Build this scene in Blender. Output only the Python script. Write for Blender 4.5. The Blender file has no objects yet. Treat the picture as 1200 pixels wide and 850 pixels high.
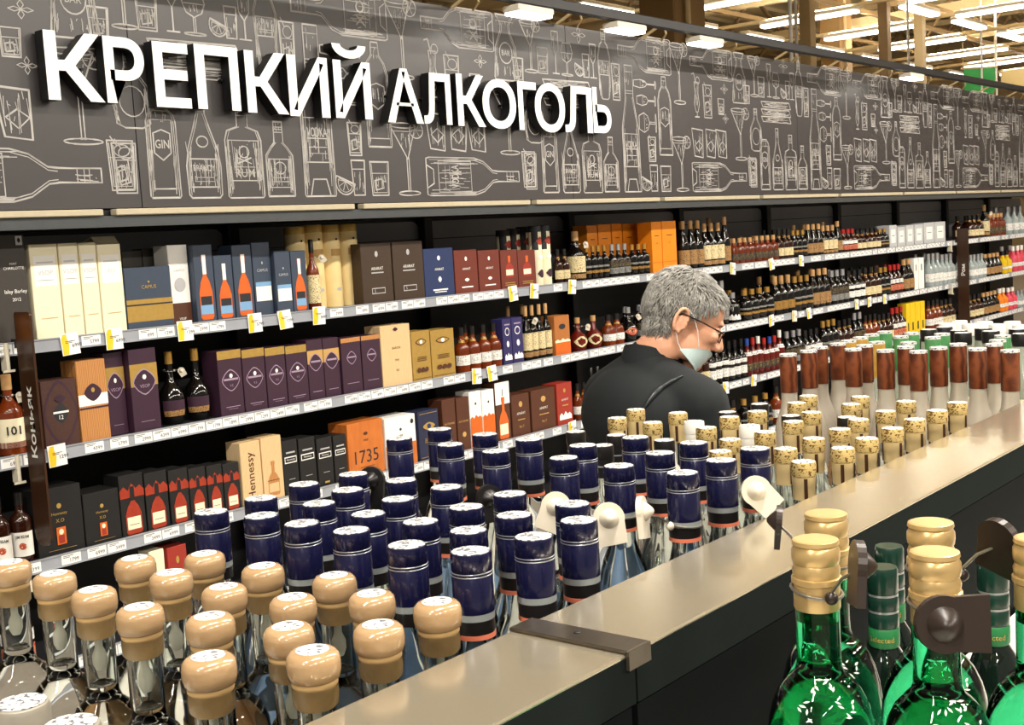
import bpy, bmesh, math, random
from math import pi, sin, cos, radians
from mathutils import Vector, Matrix

random.seed(7)
scene = bpy.context.scene
COL = scene.collection

# ------------------------------------------------------------------ camera
cam_data = bpy.data.cameras.new('camera')
cam_data.sensor_width = 36.0
cam_data.lens = 36.0 * 1430.0 / 1200.0
cam_data.clip_start = 0.02
cam_data.clip_end = 200
cam = bpy.data.objects.new('camera', cam_data)
COL.objects.link(cam)
CAM = Vector((0, 0, 1.75))
CR = Matrix(((0.6322263, 0.1151938, -0.7661725), (-0.7726396, 0.0202188, -0.6345229), (-0.0576020, 0.9931372, 0.1017862)))
cam.matrix_world = Matrix.Translation(CAM) @ CR.to_4x4()
scene.camera = cam

# ------------------------------------------------------------------ world, exposure
world = bpy.data.worlds.new('world')
scene.world = world
world.use_nodes = True
world.node_tree.nodes['Background'].inputs[0].default_value = (1.0, 0.90, 0.76, 1)
world.node_tree.nodes['Background'].inputs[1].default_value = 0.30
vs = scene.view_settings
vs.view_transform = 'Standard'
vs.look = 'None'
vs.gamma = 1.0
vs.use_curve_mapping = False
vs.exposure = 0.0
LAMP_W = 150.0          # watts of each ceiling batten over the aisles
LAMP_COL = (1.0, 0.93, 0.82)
SPOT_W = 0.8           # watts of each small lamp under the black rail


# ------------------------------------------------------------------ materials
MATS = {}


def srgb(h):
    c = [int(h[i:i + 2], 16) / 255 for i in (0, 2, 4)]
    return tuple(x / 12.92 if x <= .04045 else ((x + .055) / 1.055) ** 2.4 for x in c) + (1,)


def mat(name, col='808080', rough=.5, metal=0., trans=0., ior=1.45, var=.12, scale=30., bump=0., coat=0., spec=.5, emit=None, stretch=None, col2=None, kind='noise', alpha=1.):
    """procedural principled material: colour broken up by a noise or wave pattern"""
    if name in MATS:
        return MATS[name]
    m = bpy.data.materials.new(name)
    m.use_nodes = True
    nt = m.node_tree
    b = nt.nodes['Principled BSDF']
    c = srgb(col) if isinstance(col, str) else tuple(col) + (1,)
    b.inputs['Base Color'].default_value = c
    b.inputs['Roughness'].default_value = rough
    b.inputs['Metallic'].default_value = metal
    b.inputs['IOR'].default_value = ior
    b.inputs['Specular IOR Level'].default_value = spec
    b.inputs['Transmission Weight'].default_value = trans
    b.inputs['Coat Weight'].default_value = coat
    b.inputs['Alpha'].default_value = alpha
    m.diffuse_color = c
    if var > 0 or col2:
        tc = nt.nodes.new('ShaderNodeTexCoord')
        mp = nt.nodes.new('ShaderNodeMapping')
        nt.links.new(tc.outputs['Object'], mp.inputs['Vector'])
        if stretch:
            mp.inputs['Scale'].default_value = stretch
        if kind == 'wave':
            n = nt.nodes.new('ShaderNodeTexWave')
            n.inputs['Scale'].default_value = scale
            n.inputs['Distortion'].default_value = 5
            n.inputs['Detail'].default_value = 3
        elif kind == 'voronoi':
            n = nt.nodes.new('ShaderNodeTexVoronoi')
            n.inputs['Scale'].default_value = scale
        else:
            n = nt.nodes.new('ShaderNodeTexNoise')
            n.inputs['Scale'].default_value = scale
            n.inputs['Detail'].default_value = 5
        nt.links.new(mp.outputs[0], n.inputs['Vector'])
        fac = n.outputs['Distance'] if kind == 'voronoi' else n.outputs['Fac']
        mx = nt.nodes.new('ShaderNodeMix')
        mx.data_type = 'RGBA'
        if col2:
            c2 = srgb(col2)
            mx.inputs[6].default_value = c
            mx.inputs[7].default_value = c2
        else:
            mx.inputs[6].default_value = tuple(x * (1 - var) for x in c[:3]) + (1,)
            mx.inputs[7].default_value = tuple(min(1, x * (1 + var)) for x in c[:3]) + (1,)
        nt.links.new(fac, mx.inputs[0])
        nt.links.new(mx.outputs[2], b.inputs['Base Color'])
        if bump:
            bp = nt.nodes.new('ShaderNodeBump')
            bp.inputs['Strength'].default_value = bump
            bp.inputs['Distance'].default_value = .002
            nt.links.new(fac, bp.inputs['Height'])
            nt.links.new(bp.outputs[0], b.inputs['Normal'])
    if emit:
        b.inputs['Emission Color'].default_value = srgb(emit[0]) if isinstance(emit[0], str) else tuple(emit[0]) + (1,)
        b.inputs['Emission Strength'].default_value = emit[1]
    MATS[name] = m
    return m


def label_mat(name, col, ink, amount=.5, metal=0., sc=1.):
    """paper with small rows of print: stretched noise, thresholded"""
    m = mat(name, col, .5, metal=metal, var=.06)
    nt = m.node_tree
    b = nt.nodes['Principled BSDF']
    old = b.inputs['Base Color'].links[0].from_socket
    tc = nt.nodes.new('ShaderNodeTexCoord')
    mp = nt.nodes.new('ShaderNodeMapping')
    mp.inputs['Scale'].default_value = (110 * sc, 110 * sc, 190 * sc)
    n = nt.nodes.new('ShaderNodeTexNoise')
    n.inputs['Scale'].default_value = 1.
    n.inputs['Detail'].default_value = 1.
    rp = nt.nodes.new('ShaderNodeValToRGB')
    t_ = .62 - .12 * amount
    rp.color_ramp.elements[0].position = t_
    rp.color_ramp.elements[1].position = t_ + .04
    nt.links.new(tc.outputs['Object'], mp.inputs['Vector'])
    nt.links.new(mp.outputs[0], n.inputs['Vector'])
    nt.links.new(n.outputs['Fac'], rp.inputs[0])
    mx = nt.nodes.new('ShaderNodeMix')
    mx.data_type = 'RGBA'
    nt.links.new(rp.outputs[0], mx.inputs[0])
    nt.links.new(old, mx.inputs[6])
    mx.inputs[7].default_value = srgb(ink)
    nt.links.new(mx.outputs[2], b.inputs['Base Color'])
    return m


# ------------------------------------------------------------------ mesh helpers
class MB:
    """collects shapes into one mesh"""

    def __init__(self):
        self.v = []
        self.f = []

    def add(self, verts, faces):
        o = len(self.v)
        self.v += [tuple(p) for p in verts]
        self.f += [tuple(i + o for i in f) for f in faces]
        return self

    def box(self, x0, x1, y0, y1, z0, z1, ch=0.):
        if ch <= 0:
            v = [(x, y, z) for z in (z0, z1) for y in (y0, y1) for x in (x0, x1)]
            return self.add(v, [(0, 2, 3, 1), (4, 5, 7, 6), (0, 1, 5, 4), (1, 3, 7, 5), (3, 2, 6, 7), (2, 0, 4, 6)])
        v = []
        for z, i in ((z0, 1), (z0 + ch, 0), (z1 - ch, 0), (z1, 1)):
            a, b, c, d = x0 + ch * i, x1 - ch * i, y0 + ch * i, y1 - ch * i
            k = ch * (0 if i else 1)
            v += [(a + k, c, z), (b - k, c, z), (b, c + k, z), (b, d - k, z), (b - k, d, z), (a + k, d, z), (a, d - k, z), (a, c + k, z)]
        f = [tuple(range(7, -1, -1)), tuple(range(24, 32))]
        for r in range(3):
            for i in range(8):
                j = (i + 1) % 8
                f.append((r * 8 + i, r * 8 + j, r * 8 + 8 + j, r * 8 + 8 + i))
        return self.add(v, f)

    def lathe(self, prof, seg=16, cx=0, cy=0, flip=False, caps=True):
        """prof: (r, z) from the bottom up"""
        o = len(self.v)
        n = len(prof)
        for r, z in prof:
            for i in range(seg):
                a = 2 * pi * i / seg
                self.v.append((cx + r * cos(a), cy + r * sin(a), z))
        fs = []
        for k in range(n - 1):
            for i in range(seg):
                j = (i + 1) % seg
                fs.append((k * seg + i, k * seg + j, (k + 1) * seg + j, (k + 1) * seg + i))
        if caps:
            fs.append(tuple(range(seg - 1, -1, -1)))
            fs.append(tuple((n - 1) * seg + i for i in range(seg)))
        if flip:
            fs = [tuple(reversed(f)) for f in fs]
        self.f += [tuple(i + o for i in f) for f in fs]
        return self

    def tube(self, pts, r, seg=8, closed=False):
        pts = [Vector(p) for p in pts]
        n = len(pts)
        rs = r if isinstance(r, (list, tuple)) else [r] * n
        o = len(self.v)
        prev = None
        for i, p in enumerate(pts):
            if closed:
                t = pts[(i + 1) % n] - pts[i - 1]
            else:
                t = pts[min(i + 1, n - 1)] - pts[max(i - 1, 0)]
            t.normalize()
            if prev is None:
                u = t.orthogonal().normalized()
            else:
                u = (prev - t * prev.dot(t))
                u = u.normalized() if u.length > 1e-6 else t.orthogonal().normalized()
            prev = u
            w = t.cross(u)
            for k in range(seg):
                a = 2 * pi * k / seg
                self.v.append(tuple(p + (u * cos(a) + w * sin(a)) * rs[i]))
        m = n if closed else n - 1
        for i in range(m):
            i2 = (i + 1) % n
            for k in range(seg):
                k2 = (k + 1) % seg
                self.f.append((o + i * seg + k, o + i * seg + k2, o + i2 * seg + k2, o + i2 * seg + k))
        if not closed:
            self.f.append(tuple(o + k for k in range(seg - 1, -1, -1)))
            self.f.append(tuple(o + (n - 1) * seg + k for k in range(seg)))
        return self

    def prism(self, poly, y0, y1):
        """poly in (x, z), counter-clockwise seen from -y, extruded from y0 (front) to y1"""
        n = len(poly)
        v = [(x, y0, z) for x, z in poly] + [(x, y1, z) for x, z in poly]
        f = [tuple(range(n)), tuple(range(2 * n - 1, n - 1, -1))]
        for i in range(n):
            j = (i + 1) % n
            f.append((i, n + i, n + j, j))
        return self.add(v, f)

    def sphere(self, c, r, seg=14, rings=9, R=None):
        rx, ry, rz = r if isinstance(r, (tuple, list)) else (r, r, r)
        c = Vector(c)
        v = []
        pts = [(0, 0, -rz)]
        for k in range(1, rings):
            a = -pi / 2 + pi * k / rings
            for i in range(seg):
                b = 2 * pi * i / seg
                pts.append((rx * cos(a) * cos(b), ry * cos(a) * sin(b), rz * sin(a)))
        pts.append((0, 0, rz))
        for p in pts:
            p = Vector(p)
            if R is not None:
                p = R @ p
            v.append(tuple(c + p))
        f = []
        for i in range(seg):
            f.append((0, 1 + (i + 1) % seg, 1 + i))
        for k in range(rings - 2):
            for i in range(seg):
                j = (i + 1) % seg
                f.append((1 + k * seg + i, 1 + k * seg + j, 1 + (k + 1) * seg + j, 1 + (k + 1) * seg + i))
        L = len(pts) - 1
        b = 1 + (rings - 2) * seg
        for i in range(seg):
            f.append((b + i, b + (i + 1) % seg, L))
        return self.add(v, f)

    def mesh(self, name, m, smooth=None):
        me = bpy.data.meshes.new(name)
        me.from_pydata(self.v, [], self.f)
        if m is not None:
            me.materials.append(m)
        if smooth:
            me.polygons.foreach_set('use_smooth', [True] * len(me.polygons))
            me.set_sharp_from_angle(angle=radians(smooth))
        me.update()
        return me

    def build(self, name, m, parent=None, smooth=None, loc=None):
        return link(name, self.mesh(name, m, smooth), parent, loc)


def link(name, data, parent=None, loc=None, rz=None):
    o = bpy.data.objects.new(name, data)
    COL.objects.link(o)
    if parent is not None:
        o.parent = parent
    if loc is not None:
        o.location = loc
    if rz is not None:
        o.rotation_euler = (0, 0, rz)
    return o


def tag(o, label, cat, group=None):
    o['label'] = label
    o['category'] = cat
    if group:
        o['group'] = group
    return o


def thing(name, label, cat, loc=(0, 0, 0), rz=0., group=None):
    return tag(link(name, None, None, loc, rz), label, cat, group)


def structure(o):
    o['kind'] = 'structure'
    return o


def copy_tree(o, parent=None, loc=None, rz=None):
    c = o.copy()
    COL.objects.link(c)
    if parent is not None:
        c.parent = parent
    if loc is not None:
        c.location = loc
    if rz is not None:
        c.rotation_euler = (0, 0, rz)
    for ch in o.children:
        copy_tree(ch, c)
    return c


_TXT = {}


def text_geo(s, off=0., ext=0., res=2):
    """glyph outlines as (verts, faces), x centred, base line at 0, cap height 1"""
    k = (s, off, ext, res)
    if k in _TXT:
        return _TXT[k]
    cu = bpy.data.curves.new('text', 'FONT')
    cu.body = s
    cu.resolution_u = res
    cu.offset = off
    cu.extrude = ext
    ob = bpy.data.objects.new('text', cu)
    COL.objects.link(ob)
    dg = bpy.context.evaluated_depsgraph_get()
    me = bpy.data.meshes.new_from_object(ob.evaluated_get(dg))
    vs_ = [tuple(v.co) for v in me.vertices]
    fs_ = [tuple(p.vertices) for p in me.polygons]
    bpy.data.objects.remove(ob)
    bpy.data.curves.remove(cu)
    bpy.data.meshes.remove(me)
    xs = [v[0] for v in vs_] or [0, 1]
    ys = [v[1] for v in vs_] or [0, 1]
    x0, x1, y0, y1 = min(xs), max(xs), min(ys), max(ys)
    _TXT[k] = ([(v[0] - (x0 + x1) / 2, v[1] - y0, v[2]) for v in vs_], fs_, x1 - x0, y1 - y0)
    return _TXT[k]


def front_text(mb, s, cx, cz, h, y, maxw=None, off=0., turn=False):
    """flat text facing -y, centred at (cx, cz), letters h tall"""
    v, f, w, hh = text_geo(s, off)
    k = h / hh
    kx = k
    if maxw and w * k > maxw:
        kx = maxw / w
    if turn:
        pts = [(cx - (q[1] - hh / 2) * k, y, cz + q[0] * kx) for q in v]
    else:
        pts = [(cx + q[0] * kx, y, cz + (q[1] - hh / 2) * k) for q in v]
    mb.add(pts, f)

# ------------------------------------------------------------------ measured layout (metres)
BOTTLES = {
    'WOOD': [(0.581, 1.133), (0.580, 1.050), (0.568, 0.964), (0.558, 0.879), (0.652, 1.028), (0.637, 0.948), (0.696, 0.977), (0.632, 0.863), (0.572, 0.803), (0.511, 0.723), (0.694, 0.887), (0.641, 0.783), (0.587, 0.725), (0.559, 0.665), (0.704, 0.801), (0.681, 0.730), (0.625, 0.665), (0.691, 0.665)],
    'SILV': [(0.398, 0.780), (0.396, 0.714)],
    'NAVY': [(0.750, 1.035), (0.818, 1.039), (0.762, 0.969), (0.891, 1.053), (0.828, 0.957), (0.758, 0.903), (0.957, 1.042), (0.890, 0.980), (0.817, 0.872), (0.760, 0.836), (1.164, 1.171), (0.954, 0.961), (0.880, 0.893), (0.816, 0.800), (0.745, 0.749), (1.245, 1.171), (1.154, 1.068), (0.947, 0.886), (0.883, 0.801), (0.810, 0.734), (0.755, 0.683), (1.234, 1.077), (1.139, 0.978), (0.949, 0.799), (0.876, 0.734), (0.819, 0.665), (1.223, 0.992), (1.135, 0.869), (0.939, 0.711), (0.886, 0.665), (1.212, 0.897), (1.119, 0.779), (1.285, 0.867), (1.203, 0.778), (1.113, 0.692), (1.277, 0.776), (1.191, 0.689), (1.269, 0.688)],
    'GOLD': [(1.573, 1.094), (1.659, 1.116), (1.553, 1.015), (1.649, 1.029), (1.539, 0.913), (1.638, 0.930), (1.463, 0.831), (1.380, 0.799), (1.701, 0.916), (1.534, 0.815), (1.880, 0.916), (1.801, 0.898), (1.629, 0.819), (1.717, 0.832), (1.893, 0.830), (1.813, 0.810), (1.675, 0.738), (1.589, 0.728), (1.508, 0.729), (1.426, 0.729), (1.356, 0.670), (1.456, 0.664), (1.532, 0.664), (1.760, 0.732), (1.619, 0.664), (1.863, 0.741), (1.700, 0.664), (1.788, 0.664), (1.873, 0.664)],
    'WHITE': [(1.582, 0.959), (1.576, 0.862)],
    'BLACK': [(1.501, 1.123), (1.416, 1.012), (1.497, 1.044), (1.484, 0.951), (1.749, 0.996), (1.846, 0.989), (1.746, 0.881), (1.759, 0.793)],
    'BROWN': [(2.018, 1.020), (2.081, 1.010), (2.144, 1.018), (2.207, 1.010), (2.119, 0.940), (2.182, 0.945), (2.106, 0.873), (2.168, 0.860), (2.098, 0.810), (2.160, 0.797), (2.222, 0.784), (2.150, 0.725), (2.226, 0.721), (2.131, 0.664)],
    'YEL': [(2.337, 1.046), (2.403, 1.049), (2.316, 0.977)],
    'GRN': [(2.465, 1.051), (2.526, 1.048), (2.430, 0.974), (2.502, 0.979), (2.417, 0.903), (2.488, 0.910), (2.371, 0.761), (2.460, 0.780), (2.316, 0.913)],
    'FARB': [(2.638, 0.920), (2.770, 1.008), (2.742, 0.911), (2.678, 0.874), (2.724, 0.832), (2.627, 0.795), (2.709, 1.021), (2.693, 0.948)],
    'FARW': [(2.897, 1.018), (2.812, 0.964), (2.872, 0.951), (2.809, 0.902), (2.873, 0.889), (2.788, 0.844), (2.830, 1.023)],
    'LIQ': [(0.734, 0.356), (0.804, 0.381), (0.810, 0.307), (0.739, 0.278), (0.799, 0.233)],
    'DARK': [(1.089, 0.453), (1.020, 0.431), (1.073, 0.352)],
}

WALL_BOXES = [  # shelf, kind, x0, x1, height, setback
    (1, 'cream_vsop', 2.166, 2.272, 0.325, 0.00),
    (1, 'cream_vsop', 2.274, 2.350, 0.325, 0.00),
    (1, 'cream_vsop', 2.352, 2.421, 0.324, 0.00),
    (1, 'cream_flap', 2.422, 2.520, 0.315, 0.00),
    (1, 'blue_gold', 2.522, 2.721, 0.225, 0.00),
    (1, 'smoke', 2.611, 2.700, 0.288, 0.14),
    (1, 'smoke', 2.701, 2.792, 0.293, 0.14),
    (1, 'white_brown', 2.734, 2.825, 0.300, 0.03),
    (1, 'slate_bottle', 2.826, 2.917, 0.296, 0.00),
    (1, 'slate_bottle', 2.919, 3.007, 0.252, 0.00),
    (1, 'slate_bottle', 3.016, 3.113, 0.288, 0.01),
    (1, 'slate_text', 3.122, 3.216, 0.294, 0.02),
    (1, 'slate_text', 3.218, 3.301, 0.256, 0.00),
    (1, 'slate_bottle', 3.303, 3.385, 0.252, 0.00),
    (1, 'gold_tube', 3.385, 3.474, 0.350, 0.07),
    (1, 'gold_tube', 3.479, 3.576, 0.355, 0.07),
    (1, 'gold_tube', 3.577, 3.675, 0.352, 0.07),
    (1, 'gold_tube', 3.677, 3.779, 0.353, 0.07),
    (1, 'choc', 3.697, 3.886, 0.265, 0.00),
    (1, 'choc', 3.892, 4.090, 0.265, 0.00),
    (1, 'royal_blue', 4.091, 4.295, 0.225, 0.00),
    (1, 'rust', 4.300, 4.467, 0.209, 0.00),
    (1, 'rust', 4.473, 4.634, 0.201, 0.00),
    (1, 'red_flask', 4.641, 4.774, 0.195, 0.00),
    (1, 'red_flask', 4.776, 4.921, 0.188, 0.00),
    (1, 'tin', 4.835, 4.912, 0.293, 0.13),
    (1, 'tin', 4.919, 4.990, 0.299, 0.13),
    (1, 'tin', 4.997, 5.069, 0.306, 0.13),
    (1, 'tin', 4.958, 5.027, 0.306, 0.02),
    (1, 'tin', 5.030, 5.100, 0.308, 0.02),
    (1, 'orange', 5.604, 5.703, 0.298, 0.16),
    (1, 'orange', 5.712, 5.840, 0.300, 0.16),
    (1, 'orange', 5.849, 5.954, 0.301, 0.16),
    (1, 'orange', 5.963, 6.089, 0.297, 0.16),
    (1, 'orange', 6.098, 6.228, 0.299, 0.16),
    (1, 'orange', 6.019, 6.127, 0.298, 0.00),
    (1, 'orange', 6.132, 6.289, 0.299, 0.00),
    (1, 'silver_box', 9.506, 9.652, 0.177, 0.00),
    (1, 'silver_box', 9.669, 9.831, 0.158, 0.00),
    (1, 'silver_box', 9.849, 10.015, 0.167, 0.00),
    (1, 'silver_box', 10.034, 10.224, 0.168, 0.00),
    (1, 'silver_box', 10.244, 10.480, 0.176, 0.00),
    (1, 'silver_box', 10.490, 10.745, 0.177, 0.00),
    (2, 'leather', 2.159, 2.294, 0.233, 0.00),
    (2, 'oak_purple', 2.297, 2.415, 0.287, 0.00),
    (2, 'purple_vsop', 2.425, 2.507, 0.301, 0.03),
    (2, 'purple_vsop', 2.509, 2.627, 0.304, 0.00),
    (2, 'purple_vs', 2.897, 3.014, 0.256, 0.00),
    (2, 'purple_vs', 3.016, 3.130, 0.249, 0.00),
    (2, 'purple_vs', 3.132, 3.236, 0.244, 0.00),
    (2, 'purple_vs', 3.238, 3.352, 0.240, 0.00),
    (2, 'purple_mid', 3.361, 3.449, 0.253, 0.01),
    (2, 'purple_mid', 3.451, 3.541, 0.251, 0.01),
    (2, 'purple_oak', 3.543, 3.660, 0.241, 0.00),
    (2, 'purple_oak', 3.663, 3.780, 0.240, 0.00),
    (2, 'pale_wood', 3.781, 3.972, 0.271, 0.00),
    (2, 'gold_card', 3.975, 4.100, 0.228, 0.00),
    (2, 'gold_card', 4.103, 4.266, 0.222, 0.00),
    (2, 'indigo', 4.625, 4.695, 0.229, 0.00),
    (2, 'indigo', 4.698, 4.784, 0.230, 0.00),
    (2, 'copper', 5.048, 5.182, 0.207, 0.00),
    (2, 'white_tall', 10.005, 10.089, 0.262, 0.00),
    (2, 'white_tall', 10.108, 10.223, 0.263, 0.00),
    (3, 'black_xo', 2.096, 2.274, 0.234, 0.00),
    (3, 'black_xo', 2.276, 2.421, 0.187, 0.00),
    (3, 'black_amber', 2.423, 2.526, 0.225, 0.00),
    (3, 'black_amber', 2.529, 2.629, 0.215, 0.00),
    (3, 'black_amber', 2.633, 2.721, 0.206, 0.00),
    (3, 'black_amber', 2.722, 2.803, 0.197, 0.00),
    (3, 'black_amber', 2.805, 2.880, 0.192, 0.00),
    (3, 'black_amber', 2.881, 2.962, 0.185, 0.00),
    (3, 'oak_script', 2.970, 3.073, 0.253, 0.00),
    (3, 'oak_plain', 3.075, 3.182, 0.256, 0.00),
    (3, 'black_label', 3.183, 3.264, 0.226, 0.00),
    (3, 'black_label', 3.268, 3.362, 0.222, 0.00),
    (3, 'black_label', 3.366, 3.457, 0.206, 0.00),
    (3, 'black_label', 3.460, 3.536, 0.203, 0.00),
    (3, 'marble_orange', 3.543, 3.760, 0.238, 0.00),
    (3, 'white_orange', 3.770, 3.968, 0.228, 0.00),
    (3, 'navy_card', 3.985, 4.124, 0.228, 0.00),
    (3, 'brown_card', 4.149, 4.245, 0.260, 0.00),
    (3, 'brown_card', 4.251, 4.343, 0.254, 0.00),
    (3, 'white_peak', 4.345, 4.433, 0.271, 0.00),
    (3, 'white_peak', 4.439, 4.530, 0.266, 0.00),
    (3, 'white_amber', 4.537, 4.650, 0.290, 0.00),
    (3, 'brown_card2', 4.660, 4.805, 0.211, 0.00),
    (3, 'brown_card2', 4.819, 5.021, 0.213, 0.00),
    (3, 'red_card', 5.036, 5.172, 0.220, 0.00),
    (3, 'yellow_tall', 9.814, 9.888, 0.269, 0.00),
    (3, 'yellow_tall', 9.897, 10.000, 0.268, 0.00),
    (3, 'yellow_tall', 10.009, 10.114, 0.266, 0.00),
    (3, 'yellow_tall', 10.123, 10.220, 0.265, 0.00),
    (1, 'charcoal_box', 2.035, 2.155, 0.361, 0.00),
    (1, 'amber_box', 1.962, 2.022, 0.296, 0.00),
    (4, 'cream_card', 2.521, 2.588, 0.293, 0.00),
    (4, 'red_card', 2.599, 2.688, 0.288, 0.00),
]

WALL_RUNS = [  # shelf, kind, x0, x1, count, height, setback, second row
    (1, 'amber_tagged', 3.399, 3.461, 1, 0.295, -0.01, 0),
    (1, 'dark_cream', 5.142, 5.258, 2, 0.179, 0.02, 0),
    (1, 'tall_cream', 5.259, 5.378, 1, 0.269, 0.00, 0),
    (1, 'dark_gold', 5.384, 5.602, 4, 0.184, 0.00, 0),
    (1, 'dark_silver', 5.611, 5.815, 3, 0.185, 0.00, 0),
    (1, 'dark_gold', 5.823, 6.017, 3, 0.176, 0.00, 0),
    (1, 'tall_dark', 6.372, 6.954, 7, 0.294, 0.00, 1),
    (1, 'short_amber', 6.995, 7.280, 4, 0.166, 0.00, 1),
    (1, 'short_amber', 7.292, 7.607, 4, 0.171, 0.00, 1),
    (1, 'dark_cream', 7.621, 8.050, 6, 0.205, 0.00, 1),
    (1, 'tall_dark', 8.064, 8.633, 7, 0.226, 0.00, 1),
    (1, 'red_label', 8.647, 9.065, 5, 0.173, 0.00, 1),
    (1, 'dark_cream', 9.081, 9.504, 5, 0.166, 0.00, 1),
    (2, 'round_cask', 2.663, 2.896, 2, 0.276, 0.02, 0),
    (2, 'amber_white', 4.308, 4.623, 4, 0.216, 0.00, 1),
    (2, 'tall_cream', 4.819, 5.047, 4, 0.279, 0.00, 1),
    (2, 'teardrop', 5.233, 5.520, 2, 0.179, 0.00, 0),
    (2, 'amber_white', 5.528, 5.705, 2, 0.173, 0.00, 0),
    (2, 'red_disc', 5.714, 5.871, 1, 0.197, 0.00, 0),
    (2, 'dark_silver', 5.880, 6.099, 3, 0.191, 0.00, 1),
    (2, 'dark_silver', 6.634, 6.891, 3, 0.281, 0.00, 1),
    (2, 'white_sail', 6.921, 7.078, 1, 0.194, 0.00, 0),
    (2, 'dark_gold', 7.090, 7.505, 4, 0.201, 0.00, 1),
    (2, 'tall_gold', 7.519, 8.401, 9, 0.264, 0.00, 1),
    (2, 'dark_silver', 8.415, 9.009, 6, 0.252, 0.00, 1),
    (2, 'dark_cream', 9.025, 9.509, 5, 0.241, 0.00, 1),
    (2, 'red_label', 9.526, 9.774, 3, 0.234, 0.00, 1),
    (2, 'tall_dark', 9.792, 10.003, 2, 0.262, 0.00, 0),
    (2, 'clear', 10.339, 10.977, 6, 0.284, 0.00, 1),
    (3, 'amber_white', 5.224, 5.342, 2, 0.196, 0.00, 0),
    (3, 'dark_cream', 5.360, 5.482, 2, 0.268, 0.00, 0),
    (3, 'dark_cream', 6.399, 6.625, 3, 0.271, 0.00, 0),
    (3, 'black_white', 6.635, 7.108, 6, 0.278, 0.00, 0),
    (3, 'colour_cap', 7.119, 7.654, 7, 0.249, 0.00, 0),
    (3, 'dark_silver', 7.679, 8.231, 6, 0.241, 0.00, 0),
    (3, 'dark_gold', 8.246, 8.984, 8, 0.263, 0.00, 0),
    (3, 'amber_white', 9.000, 9.813, 9, 0.241, 0.00, 0),
    (3, 'amber_white', 10.336, 10.976, 6, 0.251, 0.00, 0),
    (4, 'dark_cream', 6.573, 7.625, 7, 0.241, 0.00, 0),
    (4, 'red_label', 1.948, 2.065, 2, 0.287, 0.00, 0),
    (1, 'dark_cream', 11.417, 11.767, 3, 0.215, 0.00, 1),
    (1, 'tall_cream', 11.792, 11.962, 1, 0.306, 0.00, 0),
    (1, 'short_amber', 11.985, 12.414, 4, 0.218, 0.00, 1),
    (1, 'clear', 12.467, 13.064, 3, 0.274, 0.00, 1),
    (2, 'clear', 11.396, 11.795, 4, 0.225, 0.00, 1),
    (2, 'tall_dark', 11.818, 12.291, 4, 0.212, 0.00, 1),
    (2, 'yellow', 12.317, 12.606, 2, 0.218, 0.00, 0),
    (2, 'pinkred', 12.660, 13.045, 3, 0.253, 0.00, 1),
    (3, 'dark_cream', 11.375, 11.726, 3, 0.223, 0.00, 0),
    (3, 'tall_dark', 11.750, 12.195, 4, 0.217, 0.00, 0),
    (3, 'orange_b', 12.221, 12.454, 2, 0.225, 0.00, 0),
    (3, 'pinkred', 12.481, 12.749, 2, 0.215, 0.00, 0),
    (3, 'clear', 12.776, 13.026, 2, 0.169, 0.00, 0),
    (4, 'amber_white', 11.354, 13.009, 8, 0.214, 0.00, 0),
    (2, 'wheat', 2.007, 2.102, 1, 0.272, 0.00, 0),
    (3, 'white_label', 1.944, 2.095, 2, 0.238, 0.00, 0),
]

SIGN = [  # letter, x0, x1, z0, z1
    ('К', 2.183, 2.390, 2.282, 2.505),
    ('Р', 2.399, 2.555, 2.282, 2.505),
    ('Е', 2.593, 2.741, 2.277, 2.504),
    ('П', 2.769, 2.962, 2.278, 2.509),
    ('К', 2.994, 3.194, 2.274, 2.505),
    ('И', 3.199, 3.408, 2.269, 2.505),
    ('Й', 3.439, 3.645, 2.271, 2.503),
    ('А', 3.733, 3.953, 2.264, 2.494),
    ('Л', 3.958, 4.139, 2.266, 2.488),
    ('К', 4.179, 4.371, 2.264, 2.496),
    ('О', 4.355, 4.599, 2.259, 2.488),
    ('Г', 4.617, 4.759, 2.259, 2.489),
    ('О', 4.745, 4.988, 2.254, 2.493),
    ('Л', 4.985, 5.222, 2.260, 2.490),
    ('Ь', 5.230, 5.392, 2.263, 2.496),
]

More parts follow.
